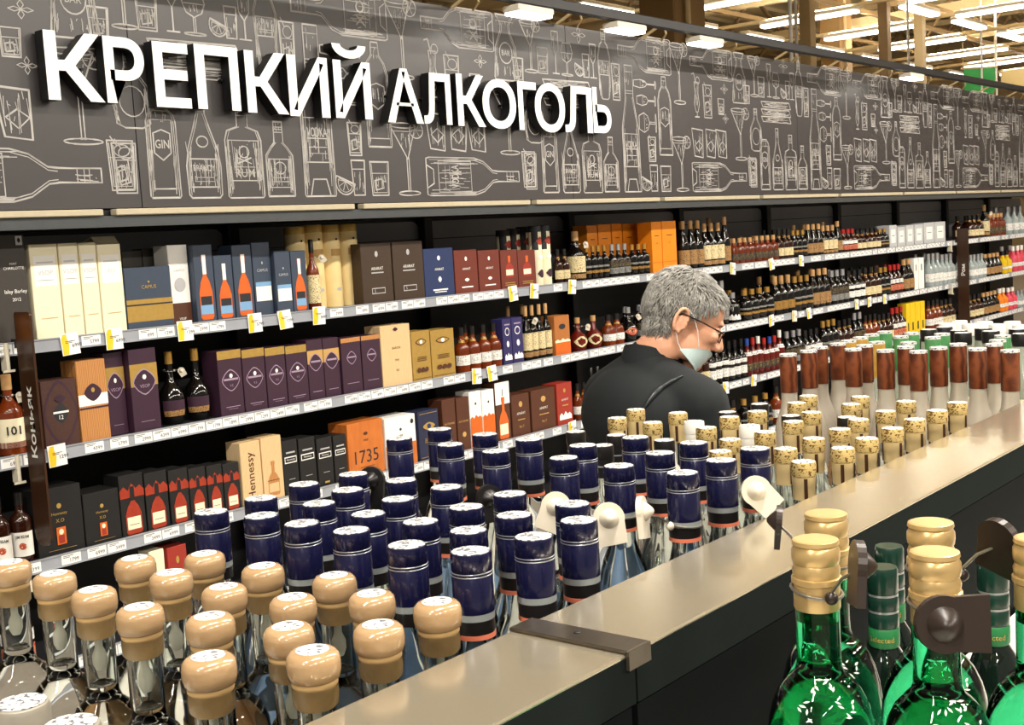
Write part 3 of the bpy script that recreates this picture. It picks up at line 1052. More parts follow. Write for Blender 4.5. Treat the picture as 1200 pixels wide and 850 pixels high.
# raised sign letters: white face, black returns
M_SIGNW = mat('sign_white', 'fbfbfa', .35, var=.01)
M_SIGNB = mat('sign_black', '0b0b0c', .4, var=.1)
WORD = [s[0] for s in SIGN]
for i, (c, x0, x1, z0, z1) in enumerate(SIGN):
    nth = ['first', 'second', 'third', 'fourth', 'fifth', 'sixth', 'seventh', 'eighth'][i if i < 7 else i - 7]
    where = nth + ' letter of the ' + ('first' if i < 7 else 'second') + ' word'
    t = thing('sign_letter', 'raised white %s with black sides, %s of the sign' % (c, where), 'letter', (x0, YM, z0), 0, 'raised sign letters')
    v, f, w, h = text_geo(c if c != 'Й' else 'И', .019, 0, 4)
    kx, kz = (x1 - x0) / w, (z1 - z0) / h
    MB().add([((q[0] + w / 2) * kx, -.058, q[1] * kz) for q in v], f).build('face', M_SIGNW, t)
    v, f, w, h = text_geo(c if c != 'Й' else 'И', .019, .5, 4)
    MB().add([((q[0] + w / 2) * kx, -.010 - (q[2] + .5) * .0475, q[1] * kz) for q in v], f).build('returns', M_SIGNB, t)
    if c == 'Й':
        W_, H_ = x1 - x0, z1 - z0
        arc = [(W_ * (.46 + .46 * cos(pi + k * pi / 10)), H_ * (1.28 + .24 * sin(pi + k * pi / 10))) for k in range(11)]
        arc += [(W_ * (.46 + .24 * cos(-k * pi / 10)), H_ * (1.28 + .10 * sin(-k * pi / 10))) for k in range(11)]
        MB().prism(arc, -.0585, -.058).build('breve_face', M_SIGNW, t)
        MB().prism(arc, -.0575, -.010).build('breve_returns', M_SIGNB, t)
    st = MB()
    for u in (.2, .75):
        st.tube([((x1 - x0) * u, -.02, (z1 - z0) * .5), ((x1 - x0) * u, 0, (z1 - z0) * .5)], .006, 6)
    st.build('standoff', M_SIGNB, t)

# ------------------------------------------------------------------ boxes on the wall shelves
C = lambda n, h, **k: mat('card_' + n, h, k.pop('rough', .45), **k)
M_CREAM = C('cream', 'efe6c6', var=.03)
M_KRAFT = C('kraft', 'c29a5b', var=.1)
M_SLATE = C('slate', '3b4657', var=.08)
M_NAVYC = C('navy', '26355e', var=.08)
M_INDIGO = C('indigo', '2e2a5c', var=.1)
M_PURPLE = C('purple', '3a2233', var=.1)
M_GOLDC = C('gold', 'b3914a', var=.15, scale=60, metal=.3, rough=.4)
M_CHOC = C('choc', '3f3024', var=.1)
M_RUST = C('rust', '6d3024', var=.1)
M_REDC = C('red', '9c3327', var=.12)
M_ORANGE = C('orange', 'e88718', var=.06)
M_ORANGE2 = C('burnt', 'd0641f', var=.2)
M_BLK = C('black', '1d1c1c', var=.15)
M_SMOKE = C('smoke', '4d4a45', var=.15, rough=.15)
M_TUBE = C('tube', 'f0d698', var=.12, scale=12)
M_OAK = mat('oak', 'c78f56', .5, col2='a96e38', kind='wave', scale=6, stretch=(8, 8, 1.2))
M_OAKP = mat('oak_pale', 'e3c79b', .5, col2='cfa873', kind='wave', scale=7, stretch=(9, 9, .8))
M_LEATHER = mat('leather', '472c25', .5, var=.25, scale=90, bump=.3)
M_MARBLE = mat('marble_orange', 'd9823a', .45, col2='a8521c', scale=9, stretch=(3, 3, 1))
M_SILVC = C('silver', 'c7c9cb', var=.08, metal=.1, rough=.3)
M_YELC = C('yellow', 'e8c21c', var=.06)
M_COPPER = C('copper', 'ab6a35', var=.1)
M_AMBER = mat('amber_print', 'd5652a', .35, var=.3, scale=30)
M_FLAME = mat('flame_print', 'b8432a', .35, col2='7a2416', scale=40)
M_TEAL = C('blueband', '7ba7cf', var=.05)
M_LILAC = C('lilac', 'a58fa8', var=.05)
M_BROWNC = C('brown', '54301f', var=.1)
M_CHARC = C('charcoal', '3c3834', var=.1)


def emblem(u, v, w, h, m):
    return ('d', u, v, w, h, m)


W_, G_, I_, S_ = M_WHITE, M_GOLDP, M_INK, M_SILVERP
TXT3 = lambda m, v, n=3: [('r', .25, v + k * .035, .75, v + .012 + k * .035, m) for k in range(n)]
BOX = {
    'cream_vsop': ('cream card gift box with white printed panel', M_CREAM, .1, [('r', .1, .56, .9, .88, W_), ('t', 'VSOP', .5, .70, .05, S_), ('r', .2, .80, .8, .815, S_), ('r', .2, .62, .8, .625, S_), ('r', .2, .22, .8, .225, M_KRAFT)]),
    'cream_flap': ('cream card gift box with its top flap lifted', M_CREAM, .1, [('r', .1, .56, .9, .88, W_), ('t', 'XO', .5, .70, .05, S_), ('r', .2, .80, .8, .815, S_), ('r', .2, .22, .8, .225, M_KRAFT)]),
    'blue_gold': ('wide slate blue gift box with a gold lower band', M_SLATE, .1, [('r', 0, .12, 1, .48, M_GOLDC), ('r', 0, .38, 1, .405, I_), ('t', 'CAMUS', .5, .68, .06, G_), ('d', .5, .76, .05, .04, G_)]),
    'smoke': ('smoky grey gift box standing behind the blue box', M_SMOKE, .07, [('d', .5, .75, .1, .05, S_)]),
    'white_brown': ('white gift box with a brown base band', W_, .09, [('r', 0, 0, 1, .27, M_BROWNC), ('t', 'CAMUS', .5, .68, .035, S_), ('e', .5, .5, .28, .09, S_), ('t', 'VSOP', .5, .07, .03, W_)]),
    'slate_bottle': ('slate gift box printed with an orange bottle', M_SLATE, .09, [('b', .52, .03, .68, .84, M_AMBER, I_, W_), ('r', .2, .10, .84, .22, M_TEAL)]),
    'slate_text': ('slate gift box with a white and blue lower panel', M_SLATE, .09, [('r', .08, .2, .95, .44, W_), ('r', .08, .4, .95, .46, M_TEAL), ('t', 'CAMUS', .5, .62, .04, S_), ('d', .5, .72, .08, .04, S_)]),
    'gold_tube': ('tall golden gift tube with a printed seal', M_TUBE, 'tube', [('e', .5, .22, .2, .045, S_), ('d', .5, .83, .1, .03, I_), ('r', .3, .70, .7, .71, M_KRAFT), ('r', .3, .66, .7, .67, M_KRAFT), ('r', .3, .62, .7, .63, M_KRAFT)]),
    'choc': ('dark chocolate brown gift box with silver lettering', M_CHOC, .1, [('e', .5, .82, .05, .05, S_), ('t', 'ARARAT', .5, .58, .05, W_), ('r', .3, .5, .7, .52, S_), ('r', .28, .16, .72, .26, S_), ('r', .30, .175, .70, .245, M_CHOC), ('t', '5', .38, .21, .05, S_)]),
    'royal_blue': ('royal blue gift box with white lettering', M_NAVYC, .1, [('e', .5, .8, .05, .05, W_), ('t', 'ARARAT', .5, .57, .05, W_), ('d', .5, .36, .12, .12, W_), ('r', .25, .13, .75, .16, W_), ('r', .3, .09, .7, .11, W_)]),
    'rust': ('rust brown gift box with white lettering', M_RUST, .1, [('e', .5, .8, .05, .05, W_), ('t', 'ARARAT', .5, .57, .05, W_), ('d', .5, .32, .2, .08, W_), ('r', .25, .14, .75, .17, W_)]),
    'red_flask': ('dark red gift box printed with a red flask', M_RUST, .1, [('b', .5, .3, .5, .55, M_REDC, M_CREAM, M_AMBER), ('r', .2, .15, .8, .17, G_), ('r', .2, .1, .8, .12, G_)]),
    'tin': ('tall cream tin with a dark middle band', M_CREAM, 'tube', [('r', .0, .36, 1, .60, I_), ('d', .5, .75, .5, .14, M_REDC), ('d', .5, .2, .5, .14, M_PURPLE), ('t', 'JB', .5, .48, .05, W_)]),
    'orange': ('tall bright orange gift box', M_ORANGE, .1, [('t', '10', .5, .58, .04, M_BROWNC), ('r', .3, .72, .7, .735, M_BROWNC), ('r', 0, .2, 1, .21, M_ORANGE2)]),
    'silver_box': ('pale silver gift box at the end of the shelf', M_SILVC, .12, [('r', .2, .2, .8, .8, W_), ('r', .3, .5, .7, .55, M_RAILG)]),
    'leather': ('dark brown embossed leather look case', M_LEATHER, .1, [('d', .5, .5, 1., 1., M_PURPLE), ('d', .5, .5, .9, .9, M_LEATHER), ('d', .5, .5, .42, .3, I_), ('t', '12', .5, .44, .06, W_), ('r', .28, .5, .72, .53, W_), ('d', .5, .72, .3, .12, M_PURPLE)]),
    'oak_purple': ('oak coloured box with white band and purple emblem', M_OAK, .1, [('r', 0, .44, 1, .58, W_), ('d', .5, .6, .6, .22, M_PURPLE), ('r', 0, .4, 1, .42, M_PURPLE), ('e', .5, .63, .06, .03, G_)]),
    'purple_vsop': ('tall purple gift box with a gold upper band', M_PURPLE, .1, [('r', 0, .55, 1, .82, M_GOLDC), ('d', .5, .6, .84, .32, M_LILAC), ('d', .5, .6, .78, .29, M_PURPLE), ('t', 'VSOP', .5, .55, .04, M_LILAC), ('e', .5, .66, .07, .03, W_), ('r', .25, .12, .75, .125, M_LILAC)]),
    'purple_vs': ('purple gift box with a gold top band and pale outlined emblem', M_PURPLE, .1, [('r', 0, .87, 1, 1, M_GOLDC), ('d', .5, .54, .76, .34, M_LILAC), ('d', .5, .54, .70, .31, M_PURPLE), ('r', .2, .54, .8, .57, M_LILAC), ('t', 'V.S', .5, .46, .035, M_LILAC), ('e', .5, .61, .07, .035, W_), ('r', .2, .13, .8, .14, M_LILAC), ('r', .3, .1, .7, .105, M_LILAC)]),
    'purple_mid': ('purple gift box with a gold band below its dark top', M_PURPLE, .1, [('r', 0, .6, 1, .82, M_KRAFT), ('d', .5, .62, .84, .3, M_LILAC), ('d', .5, .62, .76, .27, M_PURPLE), ('r', .2, .62, .8, .65, M_LILAC), ('r', .2, .13, .8, .14, M_LILAC)]),
    'purple_oak': ('purple gift box with a wooden top strip and small emblem', M_PURPLE, .1, [('r', 0, .92, 1, 1, M_OAK), ('d', .5, .64, .5, .24, M_LILAC), ('d', .5, .64, .44, .21, M_PURPLE), ('r', .3, .64, .7, .665, M_LILAC), ('r', .2, .18, .8, .19, M_LILAC)]),
    'pale_wood': ('tall pale wooden bottle box with dark lettering', M_OAKP, .1, [('t', 'BARON', .5, .62, .04, M_BROWNC), ('t', '1949', .5, .42, .035, M_BROWNC), ('t', 'XO', .5, .25, .035, M_BROWNC), ('d', .5, .93, .16, .06, M_PURPLE)]),
    'gold_card': ('gold gift box with an engraved crest', M_GOLDC, .1, [('r', .05, .04, .95, .05, M_BROWNC), ('d', .5, .78, .6, .14, M_BROWNC), ('d', .5, .78, .5, .1, M_GOLDC), ('e', .5, .78, .08, .04, W_)] + TXT3(M_BROWNC, .4) + [('e', .3, .22, .1, .05, M_BROWNC), ('e', .5, .22, .1, .05, M_BROWNC), ('e', .7, .22, .1, .05, M_BROWNC)]),
    'indigo': ('indigo gift box with white crests', M_INDIGO, .09, [('e', .5, .72, .25, .09, W_), ('e', .5, .72, .2, .07, M_INDIGO), ('r', .2, .86, .8, .89, M_LILAC), ('e', .5, .45, .14, .07, W_), ('m', .1, .1, .9, .26, W_)]),
    'copper': ('copper brown gift box with a hill landscape print', M_COPPER, .09, [('e', .5, .72, .22, .07, I_), ('m', .0, .3, 1, .42, M_CREAM), ('r', 0, 0, 1, .32, M_ORANGE2)]),
    'white_tall': ('slim tall white gift box', W_, .09, [('r', .4, .6, .6, .8, M_INK)]),
    'black_xo': ('black gift box with gold lettering and a small red figure print', M_BLK, .12, [('t', 'Hennessy', .5, .6, .06, G_), ('t', 'X.O', .5, .5, .055, G_), ('e', .5, .72, .05, .04, G_), ('r', .40, .14, .60, .40, M_ORANGE2), ('e', .5, .33, .05, .045, M_CREAM), ('r', .44, .16, .56, .28, M_REDC), ('r', .2, .07, .8, .075, M_KRAFT)]),
    'black_amber': ('black gift box printed with an amber bottle and flame', M_BLK, .1, [('m', .0, .62, 1, .85, M_FLAME), ('b', .5, .02, .66, .78, M_FLAME, M_CREAM, M_BLK), ('r', .3, .17, .7, .18, M_BROWNC)]),
    'oak_script': ('pale wood gift box with dark upright lettering', M_OAKP, .09, [('tv', 'Hennessy', .5, .46, .46, M_BROWNC)]),
    'oak_plain': ('pale wood gift box engraved with a bottle outline', M_OAKP, .09, [('b', .5, .06, .56, .55, M_OAK, M_OAKP, M_OAK), ('r', .2, .3, .8, .31, M_BROWNC)]),
    'black_label': ('small black gift box with a white framed name panel', M_BLK, .09, [('r', .1, .58, .9, .7, W_), ('r', .14, .6, .86, .68, M_BLK), ('t', 'Hennessy', .5, .64, .045, W_), ('r', .2, .76, .8, .79, S_), ('r', .3, .28, .7, .29, S_), ('r', .35, .06, .65, .1, G_)]),
    'marble_orange': ('orange marbled gift box with a handwritten date', M_MARBLE, .12, [('t', '1735', .5, .36, .24, I_), ('t', 'HINE', .5, .66, .04, M_BROWNC), ('e', .5, .78, .06, .03, M_BROWNC), ('r', .3, .16, .7, .17, M_BROWNC)]),
    'white_orange': ('white gift box with an orange brown lower half', W_, .12, [('r', 0, 0, 1, .45, M_MARBLE), ('d', .5, .74, .08, .06, M_INK), ('t', 'HINE', .5, .62, .035, M_INK), ('e', .88, .86, .05, .05, M_INK)]),
    'navy_card': ('dark navy gift box with a winged gold crest', mat('card_midnight', '262b45', .45, var=.1), .1, [('r', .06, .05, .94, .06, G_), ('r', .06, .94, .94, .95, G_), ('d', .5, .68, .6, .16, G_), ('e', .5, .68, .1, .05, M_NAVYC)] + TXT3(G_, .35)),
    'brown_card': ('slim dark brown gift box with faint lettering', M_BROWNC, .09, [('t', 'AHTAMAR', .5, .55, .04, M_KRAFT), ('e', .5, .3, .15, .05, M_KRAFT)]),
    'white_peak': ('white gift box with an orange mountain print', W_, .09, [('r', 0, 0, 1, .5, M_ORANGE2), ('m', 0, .45, 1, .58, M_ORANGE2), ('d', .5, .78, .14, .05, M_INK)]),
    'white_amber': ('brown gift box with white top and orange bottle print', M_BROWNC, .09, [('r', 0, .62, 1, 1, W_), ('t', '1', .5, .82, .12, M_INK), ('b', .5, .02, .66, .72, M_AMBER, M_CREAM, M_ORANGE2)]),
    'brown_card2': ('wide dark brown gift box with white lettering', M_BROWNC, .1, [('e', .5, .76, .1, .07, M_KRAFT), ('t', 'АРАРАТ', .5, .54, .06, W_), ('t', 'No 7', .5, .22, .06, M_KRAFT), ('r', .3, .38, .7, .4, M_KRAFT)]),
    'red_card': ('red gift box with a white lower panel', M_REDC, .1, [('e', .5, .82, .08, .05, G_), ('t', 'АРАРАТ', .5, .6, .05, W_), ('m', .1, .12, .9, .32, W_), ('r', .3, .45, .7, .48, G_)]),
    'yellow_tall': ('slim bright yellow gift box', M_YELC, .09, [('r', .35, .15, .65, .4, M_INK), ('r', .3, .55, .7, .8, M_TAGY)]),
    'charcoal_box': ('charcoal gift box with white script beside the brown flag', M_CHARC, .1, [('t', 'PORT', .6, .73, .02, W_), ('t', 'CHARLOTTE', .6, .69, .025, W_), ('t', 'Islay Barley', .6, .47, .045, W_), ('t', '2012', .6, .40, .03, W_), ('r', .72, .90, .92, .985, S_), ('d', .82, .945, .1, .05, M_INK)]),
    'amber_box': ('amber orange gift box with a black stripe', M_ORANGE, .1, [('r', 0, .3, 1, .42, M_INK), ('r', .2, .2, .9, .22, W_)]),
    'cream_card': ('cream card box on the lower shelf', M_CREAM, .1, [('r', .2, .5, .8, .7, M_KRAFT), ('t', 'VS', .5, .3, .08, M_BROWNC)]),
}
PRINT_NAME = {'r': 'print_band', 't': 'lettering', 'tv': 'lettering', 'd': 'emblem', 'e': 'seal', 'b': 'bottle_picture', 'm': 'picture_band'}


def flask_pts(cx, z0, w, h):
    prof = [(.38, 0), (.5, .04), (.5, .42), (.34, .58), (.14, .68), (.13, .88), (.17, .89), (.17, 1)]
    r = [(cx + p * w, z0 + q * h) for p, q in prof]
    return r + [(cx - p * w, z0 + q * h) for p, q in reversed(prof)]


def print_ops(parent, ops, W, H, y):
    for i, op in enumerate(ops):
        k = op[0]
        yy = y - .0006 * (i + 1)
        mb = MB()
        m = op[-1]
        if k == 'r':
            a, b, c, d = op[1] * W, op[2] * H, op[3] * W, op[4] * H
            mb.add([(a - W / 2, yy, b), (c - W / 2, yy, b), (c - W / 2, yy, d), (a - W / 2, yy, d)], [(0, 1, 2, 3)])
        elif k == 't':
            front_text(mb, op[1], op[2] * W - W / 2, op[3] * H, op[4] * H, yy, W * .78)
        elif k == 'tv':
            front_text(mb, op[1], op[2] * W - W / 2, op[3] * H, op[4] * W, yy, H * .75, .01, True)
        elif k == 'd':
            u, v, w, h = op[1] * W - W / 2, op[2] * H, op[3] * W / 2, op[4] * H / 2
            pts = []
            for q in range(16):
                a = q * pi / 8
                e = 1.35
                pts.append((u + w * math.copysign(abs(cos(a)) ** e, cos(a)), yy, v + h * math.copysign(abs(sin(a)) ** e, sin(a))))
            mb.add(pts, [tuple(range(16))])
        elif k == 'e':
            u, v, w, h = op[1] * W - W / 2, op[2] * H, op[3] * W, op[4] * H
            mb.add([(u + w * cos(q * pi / 8), yy, v + h * sin(q * pi / 8)) for q in range(16)], [tuple(range(16))])
        elif k == 'm':
            a, b, c, d = op[1] * W - W / 2, op[2] * H, op[3] * W - W / 2, op[4] * H
            n = 7
            top = [(a + (c - a) * q / (n - 1), yy, b + (d - b) * (.55, .85, .5, 1, .6, .8, .45)[q]) for q in range(n)]
            mb.add([(a, yy, b), (c, yy, b)] + top[::-1], [tuple(range(n + 2))])
        elif k == 'b':
            u, v, w, h = op[1] * W - W / 2, op[2] * H, op[3] * W, op[4] * H
            pts = flask_pts(u, v, w, h)
            mb.add([(p, yy, q) for p, q in pts], [tuple(range(len(pts)))])
            o = mb.build('bottle_picture', op[5], parent)
            MB().add([(u - w * .42, yy - .0003, v + h * .1), (u + w * .42, yy - .0003, v + h * .1), (u + w * .42, yy - .0003, v + h * .36), (u - w * .42, yy - .0003, v + h * .36)], [(0, 1, 2, 3)]).build('label_picture', op[6], o)
            MB().add([(u - w * .14, yy - .0003, v + h * .7), (u + w * .14, yy - .0003, v + h * .7), (u + w * .14, yy - .0003, v + h), (u - w * .14, yy - .0003, v + h)], [(0, 1, 2, 3)]).build('cap_picture', op[7], o)
            continue
        mb.build(PRINT_NAME[k], m, parent)


rb = random.Random(11)
_boxcache = {}
for sh, kind, x0, x1, h, dy in WALL_BOXES:
    desc, m, dep, ops = BOX[kind]
    zs = SHELF_Z[sh] + .04
    W = x1 - x0 - .003
    name = {'tube': 'gift_tube'}.get(dep, 'gift_box')
    lab = desc + ', on the ' + SHELF_WORD[sh]
    t = thing(name, lab, 'tube' if dep == 'tube' else 'box', ((x0 + x1) / 2, YF + .03 + dy, zs), radians(rb.uniform(-1.5, 1.5)) if W < .1 else 0, '%s boxes on the %s' % (kind.replace('_', ' '), SHELF_WORD[sh]))
    if dep == 'tube':
        r = W / 2
        MB().lathe([(r * .98, 0), (r, .004), (r, h - .004), (r * .98, h)], 20, 0, r).build('body', m, t, 40)
        MB().lathe([(r * 1.01, h - .03), (r * 1.01, h), (r * .99, h + .002)], 20, 0, r).build('lid', M_GOLDP if kind == 'gold_tube' else M_INK, t, 40)
        # wrap the print round the tube front
        for i, op in enumerate(ops):
            rr = r + .0007 * (i + 1)
            if op[0] == 'r':
                u0, u1, v0, v1 = op[1:5]
            elif op[0] == 't':
                u0, u1, v0, v1 = .3, .7, op[3] - .04, op[3] + .04
            else:
                u0, u1, v0, v1 = op[1] - op[3] / 2, op[1] + op[3] / 2, op[2] - op[4] / 2, op[2] + op[4] / 2
            n = 8
            mb = MB()
            pts = []
            for q in range(n + 1):
                a = -pi / 2 + (u0 + (u1 - u0) * q / n - .5) * pi * .95
                e = 1 if op[0] == 'r' else max(.08, sin(pi * q / n))
                vm, vh = (v0 + v1) / 2, (v1 - v0) / 2 * e
                pts += [(rr * cos(a), r + rr * sin(a), (vm - vh) * h), (rr * cos(a), r + rr * sin(a), (vm + vh) * h)]
            mb.add(pts, [(2 * q, 2 * q + 2, 2 * q + 3, 2 * q + 1) for q in range(n)])
            mb.build(PRINT_NAME[op[0]], op[-1], t)
    else:
        D = .062 if kind == 'choc' else (min(dep, max(.06, W * 1.1)) if kind != 'leather' else dep)
        MB().box(-W / 2, W / 2, 0, D, 0, h, .0018).build('body', m, t)
        if kind == 'cream_flap':
            MB().add([(-W / 2, 0.004, h), (W / 2, .004, h), (W / 2, .03, h + .028), (-W / 2, .03, h + .028), (W / 2, .085, h + .012), (-W / 2, .085, h + .012)] + [(-W / 2, 0.006, h), (W / 2, .006, h), (W / 2, .032, h + .025), (-W / 2, .032, h + .025), (W / 2, .085, h + .009), (-W / 2, .085, h + .009)], [(0, 1, 2, 3), (3, 2, 4, 5), (9, 8, 7, 6), (11, 10, 8, 9), (0, 3, 9, 6), (1, 7, 8, 2), (3, 5, 11, 9), (2, 8, 10, 4), (5, 4, 10, 11)]).build('flap', M_CREAM, t)
        print_ops(t, ops, W, h, 0)

# ------------------------------------------------------------------ bottles on the wall shelves
G_DARK = mat('glass_black', '0d0b0a', .08, var=.2, coat=.3)
G_BROWN = mat('glass_brown', '2a1209', .08, var=.25, coat=.3)
G_AMBER = mat('glass_amber', '6a2a0c', .08, var=.6, scale=14, coat=.3)
G_RUBY = mat('glass_ruby', '5c160d', .08, var=.25, coat=.3)
G_CLEARW = mat('glass_clear_far', 'a9b4b4', .06, var=.2, coat=.4, trans=.3)
G_YEL = mat('glass_yellow', 'd6b012', .1, var=.1)
G_ORG = mat('glass_orange', 'e0791c', .1, var=.1)
G_PINK = mat('glass_pink', 'd0475a', .1, var=.15)
K_GOLD = mat('cap_gold', 'c79a4e', .3, metal=.7, var=.1)
K_BLACK = mat('cap_black', '161414', .35, var=.1)
K_RED = mat('cap_red', 'a52420', .35, var=.1)
K_BLUE = mat('cap_blue', '274a9c', .35, var=.1)
K_SILV = mat('cap_silver', 'b9b9bb', .3, metal=.7, var=.1)
K_CORK = mat('cap_cork', 'b98f5c', .6, var=.15)
K_WHITE = mat('cap_white', 'e8e5dd', .45, var=.05)
L_CREAM = label_mat('label_cream', 'ddcd9f', '5a3a20', 0.30, 0, 1.7)
L_WHITE = label_mat('label_white', 'e8e7e2', '3a3a40', 0.30, 0, 1.7)
L_GOLD = label_mat('label_gold', 'a87f3c', '2a1a0c', 0.54, 0.3, 1.7)
L_SILV = label_mat('label_silver', '8b8b88', '1c1c1e', 0.54, 0.2, 1.7)
L_RED = label_mat('label_red', 'a8402a', 'e6c9a0', 0.24, 0, 1.7)
L_TAN = label_mat('label_tan', 'a8804f', '2a1a10', 0.54, 0, 1.7)
L_BLACK = label_mat('label_black', '211d1e', 'a08850', 0.30, 0, 1.7)
# kind: desc, glass, cap, [(label material, v0, v1)], shape
KIND = {
    'amber_tagged': ('amber bottle with cream label and black security tag', G_AMBER, K_BLACK, [(L_CREAM, .1, .5)], 'std'),
    'dark_cream': ('dark bottle with cream label', G_BROWN, K_BLACK, [(L_CREAM, .12, .38), (L_GOLD, .72, .78)], 'std'),
    'tall_cream': ('tall dark bottle with cork and cream label', G_DARK, K_CORK, [(L_CREAM, .18, .5), (L_TAN, .06, .15)], 'std'),
    'dark_gold': ('dark bottle with thin gold label line', G_DARK, K_GOLD, [(L_GOLD, .2, .28), (L_SILV, .36, .42)], 'wide'),
    'dark_silver': ('black bottle with grey label', G_DARK, K_SILV, [(L_SILV, .12, .3), (L_BLACK, .32, .5)], 'std'),
    'tall_dark': ('tall slender dark bottle with tan label', G_DARK, K_CORK, [(L_TAN, .1, .4)], 'slim'),
    'short_amber': ('short amber flask with dark label', G_AMBER, K_CORK, [(L_BLACK, .15, .4)], 'wide'),
    'red_label': ('dark bottle with red label', G_BROWN, K_RED, [(L_RED, .12, .32), (L_WHITE, .36, .5)], 'std'),
    'round_cask': ('round shouldered dark bottle with tan and purple label', G_DARK, K_GOLD, [(L_TAN, .12, .2), (M_PURPLE, .2, .34)], 'round'),
    'amber_white': ('amber bottle with white label and black neck', G_AMBER, K_BLACK, [(L_WHITE, .16, .38), (L_GOLD, .66, .72)], 'std'),
    'teardrop': ('ruby bottle with a big cream drop label', G_RUBY, K_CORK, [(L_CREAM, .12, .45)], 'round'),
    'red_disc': ('dark bottle with round red label', G_DARK, K_SILV, [(L_RED, .2, .42)], 'round'),
    'white_sail': ('dark bottle with a tall white pictorial label', G_DARK, K_SILV, [(L_WHITE, .1, .6)], 'std'),
    'tall_gold': ('tall dark bottle with slanted gold label', G_DARK, K_CORK, [(L_GOLD, .14, .36), (L_TAN, .78, .86)], 'std'),
    'clear': ('clear bottle with silver cap', G_CLEARW, K_SILV, [(L_WHITE, .15, .4)], 'std'),
    'black_white': ('black bottle with white label', G_DARK, K_BLACK, [(L_WHITE, .14, .34), (L_WHITE, .42, .52)], 'std'),
    'colour_cap': ('ruby bottle with a bright coloured cap', G_RUBY, K_BLUE, [(L_BLACK, .16, .34), (L_WHITE, .55, .64)], 'std'),
    'yellow': ('bright yellow bottle', G_YEL, K_BLACK, [(L_WHITE, .2, .3)], 'std'),
    'pinkred': ('pink red bottle', G_PINK, K_WHITE, [(L_WHITE, .2, .35)], 'std'),
    'orange_b': ('bright orange bottle', G_ORG, K_WHITE, [(L_WHITE, .2, .35)], 'std'),
    'wheat': ('amber bottle with cream label numbered 101', G_AMBER, K_CORK, [(M_CREAM, .1, .46), (M_REDC, .1, .17)], 'std'),
    'white_label': ('dark amber bottle with big white label and red seal', G_BROWN, K_BLACK, [(K_WHITE, .1, .45)], 'wide'),
}
SHAPES = {
    'std': [(.92, 0), (1, .015), (1, .52), (.9, .58), (.5, .66), (.36, .72), (.34, .86)],
    'slim': [(.9, 0), (.95, .015), (.95, .5), (.8, .58), (.45, .72), (.36, .8), (.34, .88)],
    'wide': [(.95, 0), (1, .02), (1, .58), (.86, .66), (.42, .72), (.36, .76), (.36, .87)],
    'round': [(.7, 0), (.8, .015), (1, .22), (1, .34), (.85, .46), (.5, .55), (.3, .62), (.27, .88)],
}
_bc = {}


def bottle_meshes(kind, h, r):
    key = (kind, round(h, 2), round(r, 3))
    if key in _bc:
        return _bc[key]
    desc, g, c, labs, shp = KIND[kind]
    P = SHAPES[shp]
    seg = 12
    top = P[-1]
    prof = [(p * r, q * h) for p, q in P]
    body = MB().lathe(prof, seg).mesh('glass', g, 40)
    rc = top[0] * r * 1.12
    cap = MB().lathe([(rc, (top[1] - .05) * h), (rc, h * .995), (rc * .9, h)], 10).mesh('cap', c, 40)

    def rad(v):
        for (a, b), (c_, d) in zip(P[:-1], P[1:]):
            if b <= v <= d:
                return a + (c_ - a) * (v - b) / max(d - b, 1e-6)
        return P[-1][0]
    ls = []
    for m, v0, v1 in labs:
        mb = MB()
        n = 10
        pts = []
        span = .72 if shp != 'round' else .5
        cen = radians(-118)
        for q in range(n + 1):
            a = cen + (q / n - .5) * pi * span * 1.15
            for v in (v0, v1):
                e = 1.
                vv = v
                if kind in ('teardrop', 'red_disc'):
                    e = max(.1, sin(pi * q / n))
                    vv = (v0 + v1) / 2 + (v - (v0 + v1) / 2) * e
                rr = rad(vv) * r * 1.035 + .0006
                pts.append((rr * cos(a), rr * sin(a), vv * h))
        mb.add(pts, [(2 * q, 2 * q + 2, 2 * q + 3, 2 * q + 1) for q in range(n)])
        ls.append(mb.mesh('label', m, 60))
    _bc[key] = (body, cap, ls)
    return _bc[key]


